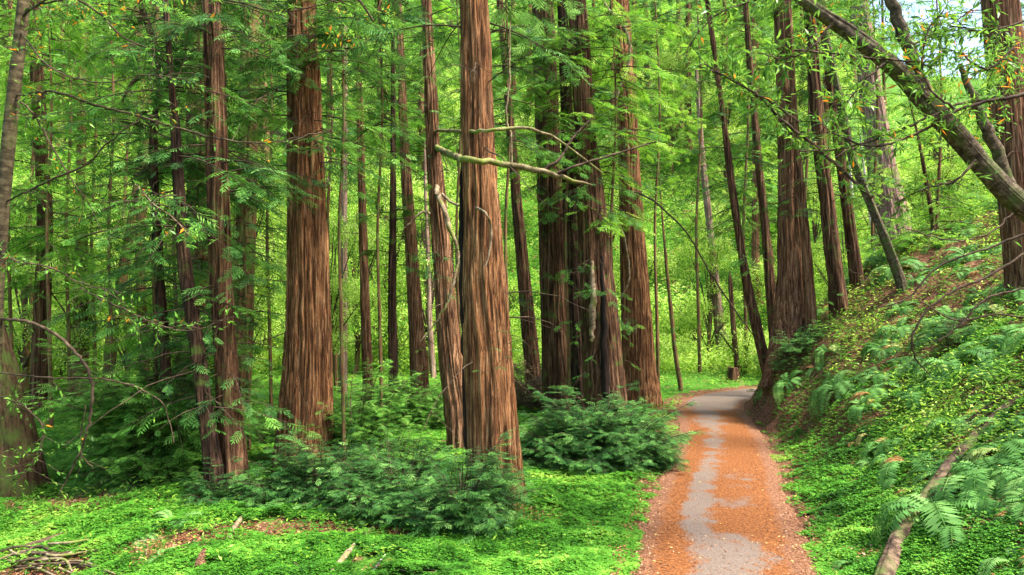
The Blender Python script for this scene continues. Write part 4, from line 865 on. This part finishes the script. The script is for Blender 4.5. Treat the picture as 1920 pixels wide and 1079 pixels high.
link('trunk', trunk_mesh(np.array([[0, 0, -.2, r_ * 1.1], [0, 0, hh * .5, r_], [.02, 0, hh, r_ * .95]]), 30, .05, .03, 321, BARK_D, .2, cap=True), st)

# ------------------------------------------------------------------ ground cover
def frustum_pts(n, y0, y1, pw=2.0, side=.82):
    u = rng.random(n); a = y0 ** -pw; b = y1 ** -pw
    y = (a - u * (a - b)) ** (-1 / pw); x = rng.uniform(-side, side, n) * y
    return x, y
tri = []
for k in range(3):
    a = 2 * math.pi * k / 3
    c, s = math.cos(a), math.sin(a)
    for (X, Y, Z) in [(0, 0, 0), (.6, .42, .10), (1.0, 0, -.06), (.6, -.42, .10)]: tri.append((X * c - Y * s, X * s + Y * c, Z))
TRI = (np.array(tri), np.arange(12).reshape(3, 4))
def in_frame(x, y, z, m=60):
    dx, dy, dz = x, y, z - CAMH
    f_ = dy * cp + dz * sp; v_ = -dy * sp + dz * cp
    px = 960 + F * dx / f_; py = 539.5 - F * v_ / f_
    return (px > -m) & (px < 1920 + m) & (py < 1079 + m) & (py > -m)
def bare_soil(x, y):
    w_ = .5 * (fbm(x * 1.7, y * 1.7, o=2, s=91) - .5)
    e = lambda a, b, ra, rb: sst(1.25, .6, np.hypot((x - a) / ra, (y - b) / rb) + w_)
    return np.clip(.85 * sst(-2.5, -4.5, x) * sst(9.6, 8.6, y) * sst(.42, .6, fbm(x * 1.4, y * 1.4, o=3, s=93)) + .97 * e(-7.3, 11.4, 1.5, .75) + .9 * e(-6.0, 7.9, 1.5, .75) + .85 * e(-2.7, 9.55, 2.0, .42) + .8 * e(.25, 10.25, .75, .45) + .8 * e(-4.4, 8.9, .8, .3), 0, 1)
x, y = frustum_pts(420000, 6.3, 34, 1.6)
s = sdist(x, y); z = H(x, y, s)
patch = fbm(x * .9, y * .9, o=3, s=41); fine = fbm(x * 3.5, y * 3.5, o=2, s=43)
pl = sst(.98, 1.35, -s + .5 * (fine - .5) + .35 * (patch - .5)) * sst(.22, .46, patch + .55 * (fine - .5) + .10 * sst(-6, -2, x))
pl = pl * (1 - bare_soil(x, y))
litterpatch = fbm(x * .5 + 9, y * .5, o=3, s=47)
cut = np.exp(-((s - 2.5 - 1.6 * (patch - .5)) / .42) ** 2) * sst(9, 13, y) * (1 - sst(24, 27, y)) * sst(.44, .56, litterpatch + .4 * (fine - .5))
low = (1 - sst(0.9, 2.6, s - 1.0 + 2.2 * (litterpatch - .5))) * (1 - .45 * cut)
prr = sst(1.0, 1.4, s + .6 * (fine - .5) + .4 * (patch - .5)) * np.clip(low + (1 - .5 * cut) * .8 * sst(.40, .56, patch + .5 * (fine - .5)) + .12, 0, 1)
prr = np.where(y > 22, prr * .9 + .1, prr) * (1 - .88 * sst(2.1, 2.7, s + 1.2 * (fine - .5) + 1.0 * (patch - .5)) * (1 - sst(8.5, 12, y)))
pr = np.where(s < 0, pl, prr)
keep = (rng.random(len(x)) < pr) & in_frame(x, y, z)
x, y, z, s, patch, fine = x[keep], y[keep], z[keep], s[keep], patch[keep], fine[keep]
n = len(x); size = (.021 + .0011 * y) * rng.uniform(.7, 1.4, n)
lump = .20 * fbm(x * 2.6, y * 2.6, o=2, s=44) * np.minimum(1, (np.abs(s) - 1.0) * 2)
zz = z + .012 + lump * rng.random(n) ** .35
pos = np.stack([x, y, zz], 1); a = rng.uniform(0, 2 * math.pi, n)
xd = np.stack([np.cos(a), np.sin(a), rng.normal(0, .12, n)], 1); up = unit(np.stack([rng.normal(0, .28, n), rng.normal(0, .28, n), np.ones(n)], 1))
var = np.clip(.40 + 1.0 * (patch - .5) + .8 * (fine - .5) + rng.normal(0, .14, n) + .10 * sst(14, 24, y) + .05 * (s > 0), 0, 1)
tag(link('clover', mesh_data('clover', [place(TRI[0], TRI[1], pos, xd, up, size, var)], [CLOVER])), 'low bright green carpet of clover-like sorrel either side of the path', 'ground cover', None, 'stuff')
print('CLOVER', n)

# dead leaves on verges and slope
x, y = frustum_pts(200000, 6.3, 30, 1.6); s = sdist(x, y); z = H(x, y, s)
lp_ = fbm(x * .5 + 9, y * .5, o=3, s=47)
pr = .95 * np.exp(-((np.abs(s) - 1.10) / .24) ** 2) + .07 * (np.abs(s) < 1.1) + np.where(s > 1.4, .7 * sst(.35, .6, lp_) + .35, 0) + np.where(s < -1.4, .05, 0)
pr = pr + .8 * (s < 0) * bare_soil(x, y)
keep = (rng.random(len(x)) < pr) & in_frame(x, y, z); x, y, z, s = x[keep], y[keep], z[keep], s[keep]
n = len(x); a = rng.uniform(0, 6.283, n)
onp = np.abs(s) < 1.18
pos = np.stack([x, y, z + np.where(onp, .012 + .035 * (1 - (s / 1.16) ** 2), .02 + .05 * rng.random(n))], 1)
xd = np.stack([np.cos(a), np.sin(a), rng.normal(0, .2, n)], 1); up = unit(np.stack([rng.normal(0, .3, n), rng.normal(0, .3, n), np.ones(n)], 1))
var = np.clip(rng.normal(.5, .26, n), 0, .97); var = np.where(rng.random(n) < .015, 1.0, var)
tag(link('leaf_litter', mesh_data('leaf_litter', [place(LANCE[0] * [1, 1.6, 1], LANCE[1], pos, xd, up, rng.uniform(.025, .07, n) * np.where(onp, .7, 1), var)], [LITTER])), 'brown and tan fallen leaves along the verges and over the slope', 'leaf litter', None, 'stuff')
# twigs on the slope
n = 900; x, y = frustum_pts(n, 6.3, 20, 1.6); s = sdist(x, y); k_ = (s > 2.0) | ((s < -1.5) & (rng.random(n) < .25)); x, y = x[k_], y[k_]; n = len(x)
a = rng.uniform(0, 6.283, n); L = rng.uniform(.1, .5, n); Pp = []
for t in (-.5, 0, .5):
    xx, yy = x + np.cos(a) * L * t, y + np.sin(a) * L * t; Pp.append(np.stack([xx, yy, H(xx, yy) + .05 + rng.uniform(0, .03, n)], 1))
V, f = tubes(np.stack(Pp, 1), np.tile([.006, .005, .003], (n, 1)), 4)
tag(link('twigs', mesh_data('twigs', [(V, f, 0, .5)], [DEAD])), 'small dry twigs strewn over the leaf litter', 'twigs', None, 'stuff')

# low leafy undergrowth: weeds on the slope and the hillside beyond
x, y = frustum_pts(90000, 8, 36, 1.2); s = sdist(x, y); z = H(x, y, s)
pt = fbm(x * .45, y * .45, o=3, s=61); lp2 = fbm(x * .5 + 9, y * .5, o=3, s=47)
pr = np.where(s > 2.4, (.5 * sst(.36, .6, pt) * sst(7.5, 12, y) + .08 + .35 * sst(5, 8, s)) * sst(2.4, 3.4, s) * (1 - .55 * sst(.5, .62, lp2) * (1 - .7 * sst(11, 14, y))), np.where((s < -2) & (y > 20), .4 * sst(24, 32, y), 0.02 * (s < -2)))
keep = (rng.random(len(x)) < pr) & in_frame(x, y, z); x, y, z = x[keep], y[keep], z[keep]; n = len(x)
j = np.repeat(np.arange(n), 5); m_ = len(j)
pos = np.stack([x[j], y[j], z[j] + .1 + .05 * rng.random(m_)], 1) + rng.normal(0, .10, (m_, 3)) * [1, 1, .8]
pos[:, 2] = np.maximum(pos[:, 2], z[j] + .03)
xd = unit(rng.normal(0, 1, (m_, 3)) * [1, 1, .4]); up = unit(rng.normal(0, .4, (m_, 3)) + [0, 0, 1])
tag(link('undergrowth', mesh_data('undergrowth', [place(LEAF[0], LEAF[1], pos, xd, up, (.05 + .0025 * y[j]) * rng.uniform(.7, 1.3, m_), np.clip(.36 + rng.normal(0, .20, n)[j] + rng.normal(0, .12, m_), 0, 1))], [LEAFM])), 'small leafy weeds covering the upper slope', 'undergrowth', None, 'stuff')
x, y = frustum_pts(95000, 34, 110, .55, .85); s = sdist(x, y); z = H(x, y, s)
keep = (np.abs(s) > 2); x, y, z = x[keep], y[keep], z[keep]; n = len(x)
j = np.repeat(np.arange(n), 3); m_ = len(j)
hg = .35 + 1.9 * fbm(x * .35, y * .35, o=2, s=71) ** 2
pos = np.stack([x[j], y[j], z[j] + hg[j] * rng.random(m_) ** .5], 1) + rng.normal(0, .18, (m_, 3))
xd = unit(rng.normal(0, 1, (m_, 3)) * [1, 1, .5]); up = unit(rng.normal(0, .45, (m_, 3)) + [0, -.3, 1])
tag(link('hillside_brush', mesh_data('hillside_brush', [place(LEAF[0], LEAF[1], pos, xd, up, (.12 + .0028 * y[j]) * rng.uniform(.7, 1.3, m_), np.clip(.6 + .8 * (fbm(x * .2, y * .2, o=2, s=73) - .5)[j] + rng.normal(0, .14, m_), 0, 1))], [LEAFM])), 'sunny green brush covering the hillside behind the trees', 'undergrowth', None, 'stuff')

# ------------------------------------------------------------------ background: leafy shrubs, broadleaf trees, conifers
def shrub_proto(k):
    rg = np.random.default_rng(200 + k); lobes = []
    for q in range(7): lobes.append(((rg.uniform(-1.1, 1.1), rg.uniform(-.9, .9), rg.uniform(.5, 1.6)), (rg.uniform(.5, .9), rg.uniform(.5, .8), rg.uniform(.35, .65))))
    ch = [leaf_cloud(5200, lobes, .10, rg, 5, .10, .4)]
    a = rg.uniform(0, 6.28, 7); B = np.zeros((7, 3, 3)); B[:, 1] = np.stack([np.cos(a) * .3, np.sin(a) * .3, np.full(7, .8)], 1); B[:, 2] = np.stack([np.cos(a) * .8, np.sin(a) * .8, np.full(7, 1.5)], 1)
    V, f = tubes(B, np.tile([.03, .02, .01], (7, 1)), 5)
    return mesh_data('foliage', ch, [LEAFM]), mesh_data('stem', [(V, f, 0, .5)], [TWIG])
def broad_proto(k):
    rg = np.random.default_rng(300 + k); h = 9.0; lobes = []; tips = []
    for q in range(16):
        a = rg.uniform(0, 6.28); r = rg.uniform(.3, 2.3); zc = rg.uniform(2.6, 8.6); r *= 1 - .35 * abs(zc - 5.5) / 3
        c = (math.cos(a) * r, math.sin(a) * r, zc); tips.append(c); e = rg.uniform(.6, 1.15); lobes.append((c, (e, e, e * .55)))
    ch = [leaf_cloud(12000, lobes, .125, rg, 5, .08, .3)]
    B = np.array([[(0, 0, t[2] * .35), (t[0] * .4, t[1] * .4, t[2] * .7), t] for t in tips]); V, f = tubes(B, np.tile([.05, .035, .012], (16, 1)), 5)
    tr = trunk_mesh(np.array([[0, 0, -.4, .15], [.1, .05, 2, .12], [-.1, .1, 5, .09], [0, 0, 8.2, .03]]), 14, .25, .01, 40 + k, BARK_G, .2)
    return mesh_data('crown', ch + [(V, f, 1, .5)], [LEAFM, TWIG]), tr
def conifer_proto(k):
    rg = np.random.default_rng(400 + k); h = 24 + 3 * k; n = 130
    z = 5.5 + (h - 6) * rg.random(n) ** 1.0; az = rg.uniform(0, 6.28, n); L = 3.1 * (1 - z / h) ** .55 * rg.uniform(.6, 1.1, n) + .3
    ch = limb_set(np.stack([0 * z, 0 * z, z], 1), az, R(1) * rg.normal(0, 8, n), L, .28, spacing=.28, spray=.62, rg=rg, lo=True, start=.15, rad=.02, shoot=.5)
    tr = trunk_mesh(np.array([[0, 0, -.5, .36], [0, 0, 2, .30], [.1, 0, h * .5, .2], [0, 0, h, .02]]), 20, .3, .03, 60 + k, BARK_R, .25)
    return ch, tr
def put(kind, mes, names, label, cat, group, x, y, sc, rz, dz=-.1):
    z = float(H(x, y)) + dz
    label = label + ' ' + place_words(x, y, z)
    r_ = thing(kind, label, cat, (x, y, z), group); r_.rotation_euler = (0, 0, rz); r_.scale = sc if isinstance(sc, tuple) else (sc,) * 3
    for nm_, me in zip(names, mes): link(nm_, me, r_)
    return r_
SH = [shrub_proto(k) for k in range(3)]; BR = [broad_proto(k) for k in range(3)]
CO = []
for k in range(3):
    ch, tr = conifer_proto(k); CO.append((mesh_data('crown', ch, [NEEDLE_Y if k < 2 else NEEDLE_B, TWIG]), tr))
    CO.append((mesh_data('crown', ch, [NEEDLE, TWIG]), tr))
LM = [(70, 'beyond the pale ringed trunk at the left edge'), (200, 'in the far left gap'), (340, 'behind the tall drooping bush'), (450, 'behind the dark brown leaning pair'), (535, 'just left of the thick orange-brown redwood'),
      (625, 'behind the thick orange-brown redwood'), (700, 'right of the slim pale grey-pink trunk'), (790, 'behind the row of slim trunks'), (865, 'left of the broad central trunk'), (960, 'behind the broad central trunk'), (1020, 'in the gap right of the broad central trunk'),
      (1130, 'behind the tall cluster'), (1225, 'behind the rightmost redwood of the tall cluster'), (1320, 'above the bend of the path'), (1420, 'by the cut stump and the leaning slim trunk'), (1530, 'behind the big bank-top redwood'), (1640, 'between the straight trunks on the slope'), (1760, 'by the pale shaggy trunk'), (1880, 'under the leaning grey trunk'), (9999, 'at the right edge')]
def place_words(x, y, z):
    f_ = y * cp + (z - CAMH) * sp; px = 960 + F * x / f_
    return next(t for m, t in LM if px < m)
def rank(y, a, b): return 'nearer' if y < a else ('middle-distance' if y < b else 'far')
rnd = random.Random(9)
def spread(n, y0, y1, side, ok, mind):
    out = []; tries = 0
    while len(out) < n and tries < 20000:
        tries += 1
        y = rnd.uniform(y0, y1); x = rnd.uniform(-side, side) * y
        if not ok(x, y): continue
        if all((x - a) ** 2 + (y - b) ** 2 > mind ** 2 for a, b in out): out.append((x, y))
    return out
offp = lambda m: (lambda x, y: abs(float(sdist(x, y))) > m)
for i, (x, y) in enumerate(spread(84, 28, 54, .8, lambda x, y: (float(sdist(x, y)) < -3.0 and (y > 31 or x < -12)), 2.3)):
    put('leafy_shrub', SH[i % 3], ('foliage', 'stem'), rank(y, 34, 44) + ' sunlit leafy shrub', 'shrub', 'leafy shrubs beyond the clearing', x, y, rnd.uniform(1.0, 1.9), rnd.uniform(0, 6.28))
for i, (x, y) in enumerate(spread(60, 13, 44, .85, lambda x, y: float(sdist(x, y)) > 6.0 + .12 * y, 1.7)):
    put('leafy_shrub', SH[i % 3], ('foliage', 'stem'), rank(y, 22, 32) + ' leafy shrub on the upper slope', 'shrub', 'leafy shrubs on the upper slope', x, y, rnd.uniform(.32, .62) if y < 26 else rnd.uniform(.6, 1.1), rnd.uniform(0, 6.28))
for i, (x, y) in enumerate(spread(70, 33, 80, .85, lambda x, y: abs(float(sdist(x, y))) > 3.5 and (float(sdist(x, y)) < 0 or y > 34), 4.0)):
    put('broadleaf_tree', BR[i % 3], ('crown', 'trunk'), rank(y, 42, 58) + ' bright green broadleaf tree', 'tree', 'broadleaf trees on the far hillside', x, y, rnd.uniform(.8, 1.5), rnd.uniform(0, 6.28))
for i, (x, y) in enumerate(spread(22, 21, 34, .8, lambda x, y: x < -4 - .1 * y and not (-.38 * y < x < -.27 * y), 3.2)):
    put('broadleaf_tree', BR[i % 3], ('crown', 'trunk'), rank(y, 25, 30) + ' light green understory tree', 'tree', 'understory trees on the left', x, y, rnd.uniform(.7, 1.1), rnd.uniform(0, 6.28))
for i, (x, y) in enumerate(spread(9, 19, 33, .95, lambda x, y: float(sdist(x, y)) > 10, 4.0)):
    put('broadleaf_tree', BR[i % 3], ('crown', 'trunk'), 'small broadleaf tree high on the near slope', 'tree', 'broadleaf trees on the near slope', x, y, rnd.uniform(.6, .9), rnd.uniform(0, 6.28))
for i, (x, y) in enumerate(spread(78, 40, 105, .85, lambda x, y: abs(float(sdist(x, y))) > 5 and (y > 46 or x > 16) and not (.56 * y < x < .70 * y), 4.4)):
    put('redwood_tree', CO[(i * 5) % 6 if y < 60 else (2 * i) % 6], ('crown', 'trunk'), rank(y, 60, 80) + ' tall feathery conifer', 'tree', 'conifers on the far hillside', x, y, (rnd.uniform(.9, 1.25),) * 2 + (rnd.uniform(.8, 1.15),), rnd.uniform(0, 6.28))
